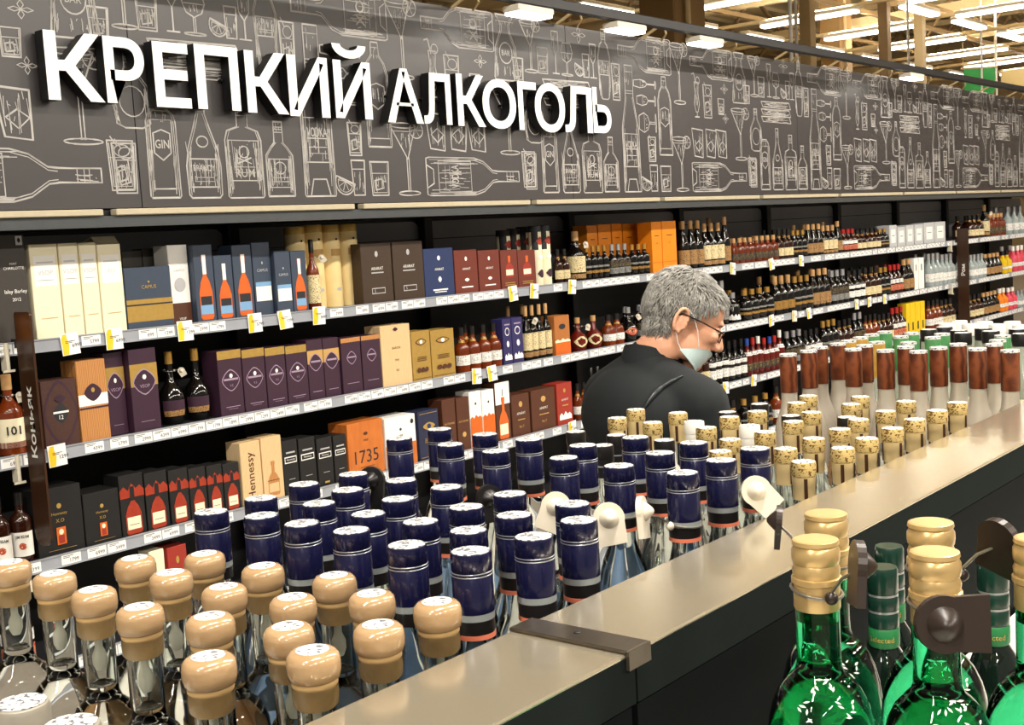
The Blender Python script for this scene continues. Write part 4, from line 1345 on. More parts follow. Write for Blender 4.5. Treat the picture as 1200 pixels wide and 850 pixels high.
MIX = {'dark_cream': ('dark_cream', 'dark_gold', 'amber_white'), 'tall_dark': ('tall_dark', 'tall_cream', 'tall_dark', 'dark_gold'), 'tall_gold': ('tall_gold', 'dark_gold', 'tall_dark'),
       'dark_silver': ('dark_silver', 'black_white', 'dark_gold'), 'amber_white': ('amber_white', 'dark_cream', 'red_label'), 'dark_gold': ('dark_gold', 'dark_cream', 'dark_silver'), 'red_label': ('red_label', 'dark_cream')}
NECKS = []
WALL_TAGS = {('amber_tagged', 1), ('round_cask', 2), ('tall_cream', 2), ('teardrop', 2), ('wheat', 2), ('red_disc', 2), ('tall_cream', 1)}
cap_cols = [K_BLUE, K_RED, K_WHITE, K_RED, K_BLUE, K_RED, K_WHITE]
for sh, kind, x0, x1, n, h, dy, second in WALL_RUNS:
    desc = KIND[kind][0]
    zs = SHELF_Z[sh] + .04
    pitch = (x1 - x0) / n
    r = min(.05, pitch * .47) if kind != 'amber_tagged' else .028
    mix = MIX.get(kind, (kind,)) if n >= 5 else (kind,)
    beyond = x0 > 11.2
    where = SHELF_WORD[sh] + (' past the far flag' if beyond else '')
    kind0 = kind
    hs = [1., .93, 1.05, .97]
    for row in range(1 + second):
        for i in range(0, n, 1 + row):
            kind = mix[(i // 3) % len(mix)]
            hh = h * (hs[(i // 3) % 4] if n >= 5 else 1.)
            body, cap, ls = bottle_meshes(kind, hh, r)
            desc = KIND[kind][0]
            lab = desc + ' on the ' + where
            grp = kind.replace('_', ' ') + ' bottles on the ' + where
            x = x0 + pitch * (i + .5) + rb.uniform(-.002, .002)
            y = YF + .06 + dy + row * .112 + rb.uniform(-.003, .003) + (.0 if r < .05 else .01)
            if row == 0 and i == 0 and (kind0, sh) in WALL_TAGS:
                NECKS.append((x, y, zs + hh * .74, r * .42 + .002, desc))
            t = thing('liquor_bottle', lab, 'bottle', (x, y, zs), rb.uniform(-.25, .25), grp)
            link('glass', body, t)
            o = link('cap', cap, t)
            if kind == 'colour_cap':
                o.material_slots[0].link = 'OBJECT'
                o.material_slots[0].material = cap_cols[i % 7]
                if row:
                    pass
            for q in ls:
                link('label', q, t)
            if row == 0 and kind == 'wheat':
                mb = MB()
                tv, tf, tw, th = text_geo('101', .02)
                mb.add([(q[0] * .03 / th, 0, q[1] * .03 / th) for q in tv], tf)
                o = mb.build('lettering', M_INK, t, None, (-.017, -r * 1.04 - .001, h * .26))
                o.rotation_euler = (0, 0, radians(-20))
            if row == 0 and kind == 'white_label':
                mb = MB()
                front_text(mb, 'JIM BEAM', 0, h * .38, .014, 0, r * 1.2, .01)
                o = mb.build('lettering', M_INK, t, None, (-r * .42, -r * 1.0, 0))
                o.rotation_euler = (0, 0, radians(-26))
                o = MB().add([(.012 * cos(q * pi / 6), 0, .012 * sin(q * pi / 6)) for q in range(12)], [tuple(range(12))]).build('seal', L_RED, t, None, (-r * .42, -r * 1.0, h * .25))
                o.rotation_euler = (0, 0, radians(-26))

# ------------------------------------------------------------------ foreground gondola
ZS = 1.175            # shelf under the clear bottles
ZG = 1.205            # shelf under the green bottles
LZ = 1.43
LY0, LY1 = .517, .630
JX = .752
M_LEDGE = mat('ledge_metal', 'b6ad98', .18, metal=.72, var=.08, scale=400)
M_SPINE = mat('spine_dark', '0f1314', .7, spec=.06, var=.12, scale=6)
M_SPINE2 = mat('spine_edge', '1e2322', .8, var=.1, spec=.03)
gon = thing('gondola_spine', 'dark upright spine panel of the gondola under the metal ledge', 'panel')
MB().box(-.6, 3.9, LY0 + .012, LY1 - .006, .1, LZ - .006).build('core', M_SPINE, gon)
for k, (a, b) in enumerate(((-.6, JX - .004), (JX + .004, 2.25), (2.258, 3.9))):
    MB().box(a, b, LY0 + .003, LY0 + .011, 1.21, LZ - .045).build('spine_panel', M_SPINE, gon)
    MB().box(a, b, LY0 + .003, LY0 + .011, .14, 1.17).build('spine_panel', M_SPINE, gon)
tag(MB().box(-.6, 3.9, .1, 1.2, 0, .1, .004).build('gondola_plinth', M_BLACK), 'black plinth under the gondola spine', 'plinth')
M_SHELFL = mat('shelf_light', 'b9b5aa', .4, var=.05)
for z in (ZS, .85, .49, .14):
    lv = {ZS: 'top level under the clear bottles', .85: 'second level facing the aisle', .49: 'third level facing the aisle', .14: 'lowest level facing the aisle'}[z]
    t = thing('gondola_shelf', 'grey gondola shelf board, ' + lv, 'shelf')
    MB().box(-.6, 3.9, LY1 + .001, 1.235, z - .03, z).build('board', M_SHELFL, t)
    MB().box(-.6, 3.9, 1.236, 1.243, z - .04, z + .012).build('price_rail', M_RAILG, t)
for z in (ZG, .85, .49, .14):
    lv = {ZG: 'top level under the green liqueur bottles', .85: 'second level below the liqueur bottles', .49: 'third level below the liqueur bottles', .14: 'lowest level below the liqueur bottles'}[z]
    t = thing('gondola_shelf', 'grey gondola shelf board, ' + lv, 'shelf')
    MB().box(.25, 3.9, .06, LY0 - .001, z - .03, z).build('board', M_SHELFL, t)
    MB().box(.25, 3.9, .052, .059, z - .04, z + .012).build('price_rail', M_RAILG, t)
for k, (a, b) in enumerate(((-.6, JX - .0015), (JX + .0015, 3.9))):
    lab = 'beige metal top ledge section ' + ('under the wooden stopper bottles' if k == 0 else 'running behind the navy and gold capped bottles')
    t = thing('top_ledge', lab, 'ledge')
    MB().box(a, b, LY0, LY1, LZ - .004, LZ, .0015).build('top_sheet', M_LEDGE, t)
    MB().box(a, b, LY0, LY0 + .002, LZ - .042, LZ - .003).build('side_skirt', M_SPINE2, t)
    MB().box(a, b, LY1 - .002, LY1, LZ - .042, LZ - .003).build('side_skirt', M_SPINE2, t)
t = thing('ledge_clamp', 'brushed steel clamp plate bridging the ledge joint', 'clamp', (JX, 0, LZ))
M_CLAMP = mat('clamp_steel', '6b6358', .3, metal=.85, var=.25, scale=40, stretch=(1, 8, 1))
MB().box(-.014, .016, LY0 - .003, LY1 + .001, 0, .0035, .001).build('plate', M_CLAMP, t)
MB().box(-.014, .016, LY0 - .004, LY0 - .001, -.012, .003).build('lip', M_CLAMP, t)
MB().lathe([(.0028, .003), (.0028, .0042), (.002, .0046)], 10, .002, (LY0 + LY1) / 2).build('screw', M_BLACK, t)

# ------------------------------------------------------------------ foreground bottles
GL_CLEAR = mat('glass_clear', 'f4f8f6', .015, trans=1., ior=1.42, var=0)
GL_FROST = mat('glass_frosted', 'd6ccbc', .38, trans=.6, ior=1.35, var=.03)
GL_GREEN = mat('glass_green', '34b27a', .02, trans=1., ior=1.40, var=0)
GL_DKGRN = mat('glass_dark_green', '0c1511', .05, var=.15, coat=.5)
M_WOODC = mat('stopper_wood', 'b39672', .2, col2='8a6d4a', scale=60, stretch=(.6, .6, 4), coat=.5)
M_CORK = mat('stopper_cork', 'b0905f', .5, var=.2, scale=80)
M_STEM = mat('stopper_plastic', 'd8d4c4', .4, var=.04)
M_NAVY = mat('cap_navy', '141538', .22, metal=.3, var=.1, coat=.4)
M_BAND = mat('cap_band', '9aa0a0', .3, metal=.3, var=.1)
M_CORAL = mat('ring_coral', 'd9785a', .5, var=.05)
M_DISC = label_mat('cap_top_print', 'cfcfcb', '5a5a60', .7, 0, 2.4)
M_CAPG = label_mat('cap_bright_gold', 'dcc283', '7a5c2a', .55, .6, 2.4)
M_CAPG2 = mat('cap_cream_gold', 'dcc28c', .35, metal=.35, var=.1)
M_CAPBR = mat('cap_brown_foil', '7a4022', .4, col2='4a2010', kind='wave', scale=26, stretch=(1, 1, 1.4))
M_CAPYE = mat('cap_yellow_foil', 'c49a44', .45, col2='94702c', scale=90)
M_CAPGR = mat('cap_green_foil', '5d9a62', .45, col2='2f6e3c', scale=90)
M_LABC = mat('label_kraft', 'c8a878', .55, col2='7a4a26', scale=22)
M_LABB = mat('label_blue', '7d97b5', .5, var=.2)
M_LIQC = mat('cap_liqueur_gold', 'cdaf78', .3, metal=.55, var=.12, scale=40)
M_DKCAP = mat('cap_dark_green', '0e2e24', .3, var=.15, coat=.3)
SEG = 22


def glass(prof, cavity=None, seg=28):
    mb = MB().lathe(prof, seg)
    if cavity:
        mb.lathe(cavity, seg, flip=True)
    return mb


LIQP = [(.0363, .160), (.0366, .180), (.0362, .196), (.0345, .211), (.0315, .223), (.0265, .2335), (.0205, .2405), (.0165, .2445)]


def proto(kind):
    """meshes of one bottle, base at z = 0: list of (name, mesh, parent index)"""
    P = []

    def add(name, mb, m, sm=40, par=None):
        P.append((name, mb.mesh(name, m, sm), par))
        return len(P) - 1
    if kind == 'WOOD':
        H = .288
        add('glass', glass([(.027, 0), (.0315, .004), (.0318, .15), (.030, .168), (.024, .182), (.0165, .189), (.0142, .196), (.0142, .246), (.0168, .249), (.0172, .256), (.0168, .262)], [(.002, .2), (.0115, .202), (.0115, .244), (.0115, .2455)]), GL_CLEAR)
        k = add('cork', MB().lathe([(.0112, .246), (.0165, .2625), (.0168, .2628), (.017, .265), (.0165, .2665)], SEG), M_CORK)
        add('stopper_stem', MB().lathe([(.0, .214), (.004, .215), (.0065, .221), (.0065, .229), (.0035, .236), (.0035, .246)], 12), M_STEM)
        n = add('stopper_knob', MB().lathe([(.0165, .2665), (.0188, .268), (.0198, .2735), (.0198, .280), (.0188, .2845), (.016, .2873), (.012, .288)], SEG), M_WOODC, 60)
        add('top_print', MB().lathe([(.0122, .2879), (.0122, .2884)], SEG), M_DISC, 40, n)
        add('label', MB().lathe([(.0323, .02), (.0323, .12)], SEG, caps=False), M_LABC)
    elif kind == 'SILV':
        add('glass', glass([(.027, 0), (.0315, .004), (.0318, .15), (.026, .185), (.0165, .205), (.0165, .24)]), GL_CLEAR)
        n = add('cap', MB().lathe([(.0185, .222), (.0188, .224), (.0188, .276), (.018, .279), (.016, .280)], SEG), mat('cap_steel', 'b9b3a6', .35, metal=.6, var=.15, scale=60))
        add('top_print', MB().lathe([(.0165, .2801), (.0165, .2806)], SEG), M_DISC, 40, n)
    elif kind == 'NAVY':
        H = .312
        add('glass', glass([(.027, 0), (.0315, .004), (.032, .14), (.0315, .16), (.029, .182), (.0235, .203), (.0175, .218), (.0145, .232), (.0145, .26)], None), GL_CLEAR)
        r = .0178
        n = add('cap', MB().lathe([(r, .2605), (r, .2918), (r * .985, .2922), (r * .985, .2930), (r, .2934), (r, .2945), (r * .985, .2949), (r * .985, .2957), (r, .2961), (r, .3095), (r * .97, .3115), (r * .9, .312)], SEG), M_NAVY)
        add('silver_line', MB().lathe([(r * .99, .2921), (r * 1.004, .2923), (r * 1.004, .2929), (r * .99, .2931)], SEG, caps=False).lathe([(r * .99, .2948), (r * 1.004, .295), (r * 1.004, .2956), (r * .99, .2958)], SEG, caps=False), K_SILV, 40, n)
        add('top_print', MB().lathe([(r * .92, .3119), (r * .92, .3124)], SEG), M_DISC, 40, n)
        add('clear_band', MB().lathe([(r * .99, .2545), (r * .99, .2605)], SEG), M_BAND)
        add('black_sleeve', MB().lathe([(r * .97, .2425), (r * .97, .2545)], SEG), K_BLACK)
        add('coral_ring', MB().lathe([(r * .99, .2385), (r * .99, .2425)], SEG), M_CORAL)
        add('label', MB().lathe([(.0326, .03), (.0326, .12)], SEG, caps=False), M_LABB)
    elif kind in ('GOLD', 'WHITE', 'BLACK'):
        H = {'GOLD': .282, 'WHITE': .282, 'BLACK': .27}[kind]
        rb_ = {'GOLD': .0308, 'WHITE': .0293, 'BLACK': .0235}[kind]
        c = {'GOLD': (M_CAPG2, M_CAPG), 'WHITE': (K_WHITE, K_WHITE), 'BLACK': (K_BLACK, K_BLACK)}[kind]
        add('glass', glass([(rb_ * .88, 0), (rb_ * .98, .004), (rb_, .13), (rb_ * .97, .15), (rb_ * .75, .175), (rb_ * .5, .19), (.0132, .2), (.0130, H - .046)]), GL_CLEAR)
        n = add('cap', MB().lathe([(.0138, H - .046), (.0140, H - .03), (.0144, H - .029), (.0146, H - .018), (.0140, H - .0175)], SEG), c[0])
        add('cap_crown', MB().lathe([(.0150, H - .0175), (.0154, H - .016), (.0154, H - .003), (.0148, H)], SEG), c[1], 40, n)
        add('top_print', MB().lathe([(.014, H), (.014, H + .0005)], SEG), M_DISC, 40, n)
        if kind == 'GOLD':
            mb = MB()
            for a in (-2.3, -1.0, .4, 2.0):
                p = Vector((cos(a), sin(a), 0))
                q = Vector((-sin(a), cos(a), 0))
                mb.add([tuple(p * .01475 + q * s * .0022 + Vector((0, 0, z))) for z in (H - .044, H - .019) for s in (-1, 1)], [(0, 1, 3, 2)])
            add('tax_strip', mb, M_FLAG, None, n)
        elif kind == 'BLACK':
            add('silver_line', MB().lathe([(.0147, H - .03), (.0149, H - .028)], SEG, caps=False), K_SILV, 40, n)
    elif kind in ('BROWN', 'YEL', 'GRN'):
        H = {'BROWN': .336, 'YEL': .328, 'GRN': .328}[kind]
        rb_ = {'BROWN': .0302, 'YEL': .0293, 'GRN': .0293}[kind]
        add('glass', glass([(rb_ * .88, 0), (rb_ * .98, .004), (rb_, .17), (rb_ * .97, .19), (rb_ * .8, .215), (rb_ * .55, .235), (.0145, .25), (.014, H - .03)]), GL_FROST if kind == 'BROWN' else mat('glass_pale', 'c9cfc0', .12, trans=.6, ior=1.35, var=.04))
        n = add('cap', MB().lathe([(.0152, H - .07), (.0156, H - .069), (.0156, H - .004), (.0150, H)], SEG), {'BROWN': M_CAPBR, 'YEL': M_CAPYE, 'GRN': M_CAPGR}[kind])
        add('top_print', MB().lathe([(.0157, H - .004), (.0154, H + .0004), (.01, H + .0006)], SEG), M_DISC, 40, n)
        if kind == 'BROWN':
            add('label', MB().lathe([(rb_ + .0006, .06), (rb_ + .0006, .12)], SEG, caps=False), M_LABC)
    elif kind in ('FARB', 'FARW'):
        H = {'FARB': .315, 'FARW': .318}[kind]
        add('glass', glass([(.026, 0), (.0288, .004), (.0293, .19), (.0285, .225), (.0185, .245), (.0175, H - .02)]), mat('glass_pale', 'c9cfc0', .12, trans=.6, ior=1.35, var=.04))
        n = add('cap', MB().lathe([(.0182, H - .026), (.0186, H - .024), (.0186, H - .002), (.0178, H)], SEG), K_BLACK if kind == 'FARB' else K_WHITE)
        add('top_print', MB().lathe([(.0165, H), (.0165, H + .0005)], SEG), M_DISC, 40, n)
        add('label', MB().lathe([(.0299, .06), (.0299, .18)], SEG, caps=False), M_CREAM if kind == 'FARB' else L_WHITE)
    elif kind == 'LIQ':
        H = .335
        add('glass', glass([(.028, 0), (.034, .005), (.0355, .12), (.0363, .160), (.0366, .180), (.0362, .196), (.0345, .211), (.0315, .223), (.0265, .2335), (.0205, .2405), (.0165, .2445), (.0150, .249), (.0146, .258), (.0146, .292)], [(.001, .279), (.0118, .2795), (.0118, .289), (.0118, .2895)]), GL_GREEN)
        r = .0155
        n = add('cap', MB().lathe([(r * .96, .288), (r * .99, .289), (r * .99, .305), (r * 1.06, .306), (r * 1.06, .3095), (r * .97, .310), (r * 1.0, .312), (r * 1.02, .315), (r * .94, .3185), (r * 1.0, .320), (r * 1.03, .3235), (r * 1.02, .328), (r * .93, .3305), (r * 1.0, .332), (r * .97, .3345), (r * .88, .335)], SEG), M_LIQC)
        add('cap_rim', MB().lathe([(r * .86, .335), (r * .80, .3344), (r * .3, .3344)], SEG), M_CAPG2, 40, n)
        fl = MB()
        rf = random.Random(5)
        for arc, (a0, a1, z0, z1) in enumerate(((-3.2, -2.5, .226, .190), (-2.9, -1.9, .238, .237), (-2.5, -1.2, .190, .195))):
            for k in range(16):
                f_ = k / 15
                a = a0 + (a1 - a0) * f_ + rf.uniform(-.04, .04)
                z = z0 + (z1 - z0) * f_ + .012 * sin(f_ * 6) + rf.uniform(-.003, .003)
                rr = .0362
                for (ra, za), (rb2, zb2) in zip(LIQP[:-1], LIQP[1:]):
                    if za <= z <= zb2:
                        rr = ra + (rb2 - ra) * (z - za) / (zb2 - za)
                rr += .0008
                c = Vector((rr * cos(a), rr * sin(a), z))
                e1 = Vector((-sin(a), cos(a), 0))
                tz = Vector((cos(a) * -.75, sin(a) * -.75, .66)) if z > .205 else Vector((0, 0, 1))
                th = rf.uniform(0, pi)
                d1 = e1 * cos(th) + tz * sin(th)
                d2 = e1 * -sin(th) + tz * cos(th)
                fl.add([tuple(c + d1 * .0024), tuple(c + d2 * .0008), tuple(c - d1 * .0024), tuple(c - d2 * .0008)], [(0, 1, 2, 3)])
        add('flower_print', fl, K_WHITE, None)
    elif kind == 'DARK':
        add('glass', glass([(.021, 0), (.0232, .004), (.0235, .12), (.0225, .14), (.017, .155), (.0125, .163), (.0125, .2)]), GL_DKGRN)
        n = add('cap', MB().lathe([(.0130, .181), (.0134, .182), (.0134, .193), (.0128, .194), (.0128, .197), (.0134, .198), (.0134, .208), (.0128, .209), (.0128, .212), (.0134, .213), (.0134, .232), (.0124, .235)], SEG), M_DKCAP)
        add('silver_line', MB().lathe([(.0131, .1945), (.0131, .1965)], SEG, caps=False).lathe([(.0131, .2095), (.0131, .2115)], SEG, caps=False), K_SILV, 40, n)
        nl = add('neck_label', MB().lathe([(.0126, .163), (.0136, .1645), (.0136, .179), (.0128, .1805)], SEG), mat('label_green', '1f6e3c', .45, var=.1))
        tv, tf, tw, th = text_geo('Selected', .0)
        mb = MB()
        for c in (radians(-140),):
            mb.add([(.0139 * cos(c + q[0] * .007 / .0139), .0139 * sin(c + q[0] * .007 / .0139), .169 + q[1] * .007) for q in tv], tf)
        add('lettering', mb, M_GOLDP, None, nl)
    return P


FG = {
    'WOOD': ('vodka_bottle', 'clear bottle with a round wooden stopper', ZS),
    'SILV': ('vodka_bottle', 'clear bottle with a wide steel cap beside the wooden stoppers', ZS),
    'NAVY': ('vodka_bottle', 'clear round shouldered bottle with a navy blue cap', ZS),
    'GOLD': ('vodka_bottle', 'clear slim bottle with a ribbed gold cap', ZS),
    'WHITE': ('vodka_bottle', 'clear bottle with a plain white cap among gold capped bottles', ZS),
    'BLACK': ('vodka_bottle', 'slim clear bottle with a black cap among gold capped bottles', ZS),
    'BROWN': ('frosted_bottle', 'frosted white bottle with a tall brown foil cap', ZS),
    'YEL': ('flavoured_bottle', 'pale bottle with a tall yellow foil cap', ZS),
    'GRN': ('flavoured_bottle', 'pale bottle with a tall green foil cap', ZS),
    'FARB': ('wide_neck_bottle', 'wide necked bottle with a black lid behind the brown caps', ZS),
    'FARW': ('wide_neck_bottle', 'wide necked bottle with a white lid behind the brown caps', ZS),
    'LIQ': ('liqueur_bottle', 'green liqueur bottle with gold cap and white flower print', ZG),
    'DARK': ('herbal_bottle', 'slim black green bottle with dark striped cap and green neck label', ZG),
}
TAGGED = {('NAVY', 31): 'a cream tag in front', ('NAVY', 37): 'a cream tag over the ledge', ('NAVY', 34): 'a cream tag seen edge on'}
rf = random.Random(21)
ROWS = {'NAVY': .074, 'GOLD': .074, 'WOOD': .078, 'BROWN': .07}
ROWW = ['first', 'second', 'third', 'fourth', 'fifth', 'sixth']
for kind, pts in BOTTLES.items():
    parts = proto(kind)
    nm, lab, z = FG[kind]
    for i, (x, y) in enumerate(pts):
        l2, g2 = lab, kind.lower() + ' row bottles'
        g2 = {'WOOD': 'wooden stopper bottles', 'SILV': 'steel cap bottles', 'NAVY': 'navy cap bottles', 'GOLD': 'gold cap bottles', 'WHITE': 'white cap bottles', 'BLACK': 'slim black cap bottles', 'BROWN': 'brown foil cap bottles', 'YEL': 'yellow foil cap bottles', 'GRN': 'green foil cap bottles', 'FARB': 'black lid bottles', 'FARW': 'white lid bottles', 'LIQ': 'green liqueur bottles', 'DARK': 'dark herbal bottles'}[kind]
        if (kind, i) in TAGGED:
            l2 = 'navy capped clear bottle wearing ' + TAGGED[(kind, i)]
        if kind == 'LIQ':
            l2 = ('gold capped green liqueur bottle wearing a brown tag turned sideways', 'gold capped green liqueur bottle closest to the metal ledge', 'gold capped green liqueur bottle with the brass clipped tag', 'gold capped green liqueur bottle wearing a brown tag facing out', 'gold capped green liqueur bottle standing clear of the tags')[i]
        if kind in ROWS and l2 == lab:
            k_ = max(0, min(5, int(round((y - .662) / ROWS[kind]))))
            l2 = lab + ', ' + ROWW[k_] + ' row from the ledge'
            g2 = g2 + ', ' + ROWW[k_] + ' row from the ledge'
        t = thing(nm, l2, 'bottle', (x, y, z), rf.uniform(-.6, .6) if kind != 'LIQ' else rf.uniform(-.2, .2), g2)
        obs = []
        for name, me, par in parts:
            if name == 'coral_ring' and i < 15:
                obs.append(None)
                continue
            obs.append(link(name, me, t if par is None else obs[par]))

# ------------------------------------------------------------------ security tags on the foreground bottles
M_TAGC = mat('tag_plastic_cream', 'cfc6b4', .4, var=.04)
M_TAGB = mat('tag_plastic_brown', '2a211c', .35, var=.1)
M_CABLE = mat('cable_steel', '9a968c', .3, metal=.8, var=.2, scale=400)
M_BRASS = mat('brass_clip', 'd09a3a', .35, metal=.4, var=.1)


def sec_tag(name, label, group, m, pos, neck, rn, face, roll=0., size=1., square=False):
    """a drop-shaped plate with a cone, hung by a steel cable that loops a bottle neck"""
    t = thing(name, label, 'security tag', pos, 0, group)
    face = Vector(face).normalized()
    up = Vector((0, 0, 1))
    sx = up.cross(face).normalized()
    uz = face.cross(sx)
    R = Matrix((sx, -face, uz)).transposed()          # local x, y (back), z
    R = R @ Matrix.Rotation(roll, 3, 'Y')
    pts = []
    r = .0165 * size
    for k in range(17):
        a = radians(-20) + k * radians(220) / 16
        pts.append((r * cos(a), r * sin(a) + .004 * size))
    b = .0145 * size
    pts += [(-b, -.024 * size), (b, -.024 * size)] if not square else [(-r, -.022 * size), (r, -.022 * size)]
    mb = MB().prism(pts, -.003 * size, .003 * size)
    for i_, v in enumerate(mb.v):
        mb.v[i_] = tuple(R @ Vector(v))
    mb.build('plate', m, t)
    cn = MB().lathe([(.0105 * size, 0), (.0095 * size, .002 * size), (.0045 * size, .0075 * size), (.002 * size, .0095 * size)], 18)
    R2 = Matrix((sx, uz, face)).transposed()
    for i_, v in enumerate(cn.v):
        cn.v[i_] = tuple(R2 @ Vector(v) + face * .003 * size + R @ Vector((0, 0, .004 * size)))
    cn.build('cone', m, t, 40)
    cen = Vector(neck) - Vector(pos)
    ring = [(cen.x + rn * cos(k * pi / 12), cen.y + rn * sin(k * pi / 12), cen.z + .003 * sin(k * pi / 12)) for k in range(24)]
    cb = MB().tube(ring, .0012, 6, True)
    d = -cen.copy()
    d.z = 0
    d.normalize()
    st = cen + d * rn
    mid = st * .5 + Vector((0, 0, .004))
    cb.tube([tuple(st), tuple(mid), (0, 0, 0)], .0012, 6)
    cb.build('cable', M_CABLE, t, 60)
    MB().sphere(tuple(st + d * .004), .0048 * size, 10, 7).build('bead', m, t, 60)
    return t


FACE = Vector((-.76, -.62, .15))
for x, y, z, rn, desc in NECKS:
    sec_tag('security_tag', 'small pale tag hung on a ' + desc, 'pale tags on wall shelf bottles', M_TAGC, (x + .012, y - rn - .04, z - .004), (x, y, z), rn, FACE, radians(rf.uniform(-40, 40)), .8)
nv = BOTTLES['NAVY']
lq = BOTTLES['LIQ']
zb = ZS + .2575
rN = .0192
sec_tag('security_tag', 'cream drop shaped security tag facing out among the navy caps', 'cream security tags', M_TAGC, (1.018, .724, 1.450), nv[31] + (zb,), rN, FACE, radians(-8))
sec_tag('security_tag', 'cream security tag turned edge on between navy capped bottles', 'cream security tags', M_TAGC, (1.050, .704, 1.452), nv[34] + (zb,), rN, (.35, -.9, .1), radians(12))
sec_tag('security_tag', 'cream security tag tilted out over the metal ledge', 'cream security tags', M_TAGC, (1.174, .634, 1.457), nv[37] + (zb,), rN, FACE, radians(-42))
sec_tag('security_tag', 'cream security tag half hidden behind navy capped bottles', 'cream security tags', M_TAGC, (1.030, .805, 1.452), nv[27] + (zb,), rN, FACE, radians(25))
sec_tag('security_tag', 'small black security tag deep among the navy caps', 'black security tags', K_BLACK, (1.052, .918, 1.446), nv[22] + (zb,), rN, (-.3, -.95, .1), 0)
sec_tag('security_tag', 'black security tag below the orange marbled box', 'black security tags', K_BLACK, (.989, 1.046, 1.469), nv[6] + (zb,), rN, (-.9, -.4, .1), 0)
zl = ZG + .300
sec_tag('security_tag', 'dark brown square ended tag facing out on a green bottle', 'brown security tags', M_TAGB, (.676, .246, 1.516), lq[3] + (zl,), .0166, FACE, radians(-88), 1.0, True)
sec_tag('security_tag', 'dark brown tag turned sideways beside a gold capped green bottle', 'brown security tags', M_TAGB, (.700, .312, 1.532), lq[0] + (zl,), .0166, (.55, -.8, -.1), radians(10), .95, True)
sec_tag('security_tag', 'dark brown tag on the green bottle by the ledge', 'brown security tags', M_TAGB, (.793, .413, 1.531), lq[1] + (zl,), .0166, (-.45, .85, .1), radians(30), .7, True)
sec_tag('security_tag', 'dark brown tag with brass clip between two green bottles', 'brown security tags', M_TAGB, (.812, .262, 1.528), lq[2] + (zl,), .0166, (.8, -.3, .2), radians(-15), .95, True)

# ------------------------------------------------------------------ the man in the aisle
M_SKIN = mat('skin', 'd99f80', .5, var=.12, scale=25)
M_JACKET = mat('jacket', '12171a', .85, var=.12, scale=60)
M_TROUS = mat('trousers', '22252c', .8, var=.1)
M_SHOE = mat('shoe', '17130f', .45, var=.1)
M_HAIR = mat('hair_grey', '75726c', .55, col2='34322e', scale=60, stretch=(1, 1, .4))
M_HAIR2 = mat('hair_pale', 'b3b1ab', .5, col2='5a5751', scale=110)
M_MASK = mat('mask_blue', 'c4d8d8', .75, var=.06)
M_FRAME = mat('glasses_frame', '3a2a22', .3, metal=.5, var=.1)
M_LENS = mat('lens', 'ffffff', .02, trans=1., ior=1.05, var=0)

man = thing('person', 'grey haired person in a dark jacket with glasses and chin mask, head bowed', 'person', (2.60, 1.69, 0))
O = Vector((2.60, 1.69, 0))
r_ = Vector((.632, -.773, 0))
fw = Vector((.766, .634, 0)).normalized()
Z3 = Vector((0, 0, 1))
fd = (r_ * .97 + fw * .22).normalized()
ld = Z3.cross(fd)
PITCH = radians(27)
hf = fd * cos(PITCH) - Z3 * sin(PITCH)
hu = Z3 * cos(PITCH) + fd * sin(PITCH)
HR = Matrix((hf, ld, hu)).transposed()
HC = Vector((2.661, 1.636, 1.510)) - O


def hp(x, y, z):
    return HC + HR @ Vector((x, y, z))


bd = Vector((.98, -.16, 0)).normalized()
bl = Z3.cross(bd)                     # the man's left
BR = Matrix((bd, bl, Z3)).transposed()
B0 = Vector((0, 0, 0))


def bp(x, y, z):
    return B0 + bd * x + bl * y + Z3 * z


def remesh(name, mb, voxel, m, parent, smooth=4, fac=.5):
    me = mb.mesh(name + '_src', None)
    ob = link(name + '_src', me)
    md = ob.modifiers.new('r', 'REMESH')
    md.mode = 'VOXEL'
    md.voxel_size = voxel
    md.use_smooth_shade = True
    s = ob.modifiers.new('s', 'SMOOTH')
    s.factor = fac
    s.iterations = smooth
    dg = bpy.context.evaluated_depsgraph_get()
    out = bpy.data.meshes.new_from_object(ob.evaluated_get(dg))
    out.name = name
    out.materials.clear()
    out.materials.append(m)
    out.polygons.foreach_set('use_smooth', [True] * len(out.polygons))
    bpy.data.objects.remove(ob)
    bpy.data.meshes.remove(me)
    return link(name, out, parent)


def limb(mb, pts, rs, grow=0., flat=1.):
    pts = [Vector(p) for p in pts]
    for (a, b), (r0, r1) in zip(zip(pts[:-1], pts[1:]), zip(rs[:-1], rs[1:])):
        L = (b - a).length
        n = max(2, int(L / (min(r0, r1) * .45)) + 1)
        for k in range(n + 1):
            f = k / n
            mb.sphere(tuple(a.lerp(b, f)), r0 + (r1 - r0) * f + grow, 12, 8)


# joints (x forward, y left, z up), body facing along the aisle
NECK = bp(.0, .015, 1.415)
SHO = {1: bp(.015, .170, 1.315), -1: bp(.015, -.135, 1.310)}
ELB = {1: bp(.06, .235, 1.02), -1: bp(.085, -.185, 1.02)}
WRI = {1: bp(.28, .15, .95), -1: bp(.29, -.12, .95)}
HIP = {s: bp(-.04, s * .09, .90) for s in (1, -1)}
KNE = {s: bp(-.01, s * .10, .49) for s in (1, -1)}
ANK = {s: bp(-.05, s * .11, .09) for s in (1, -1)}


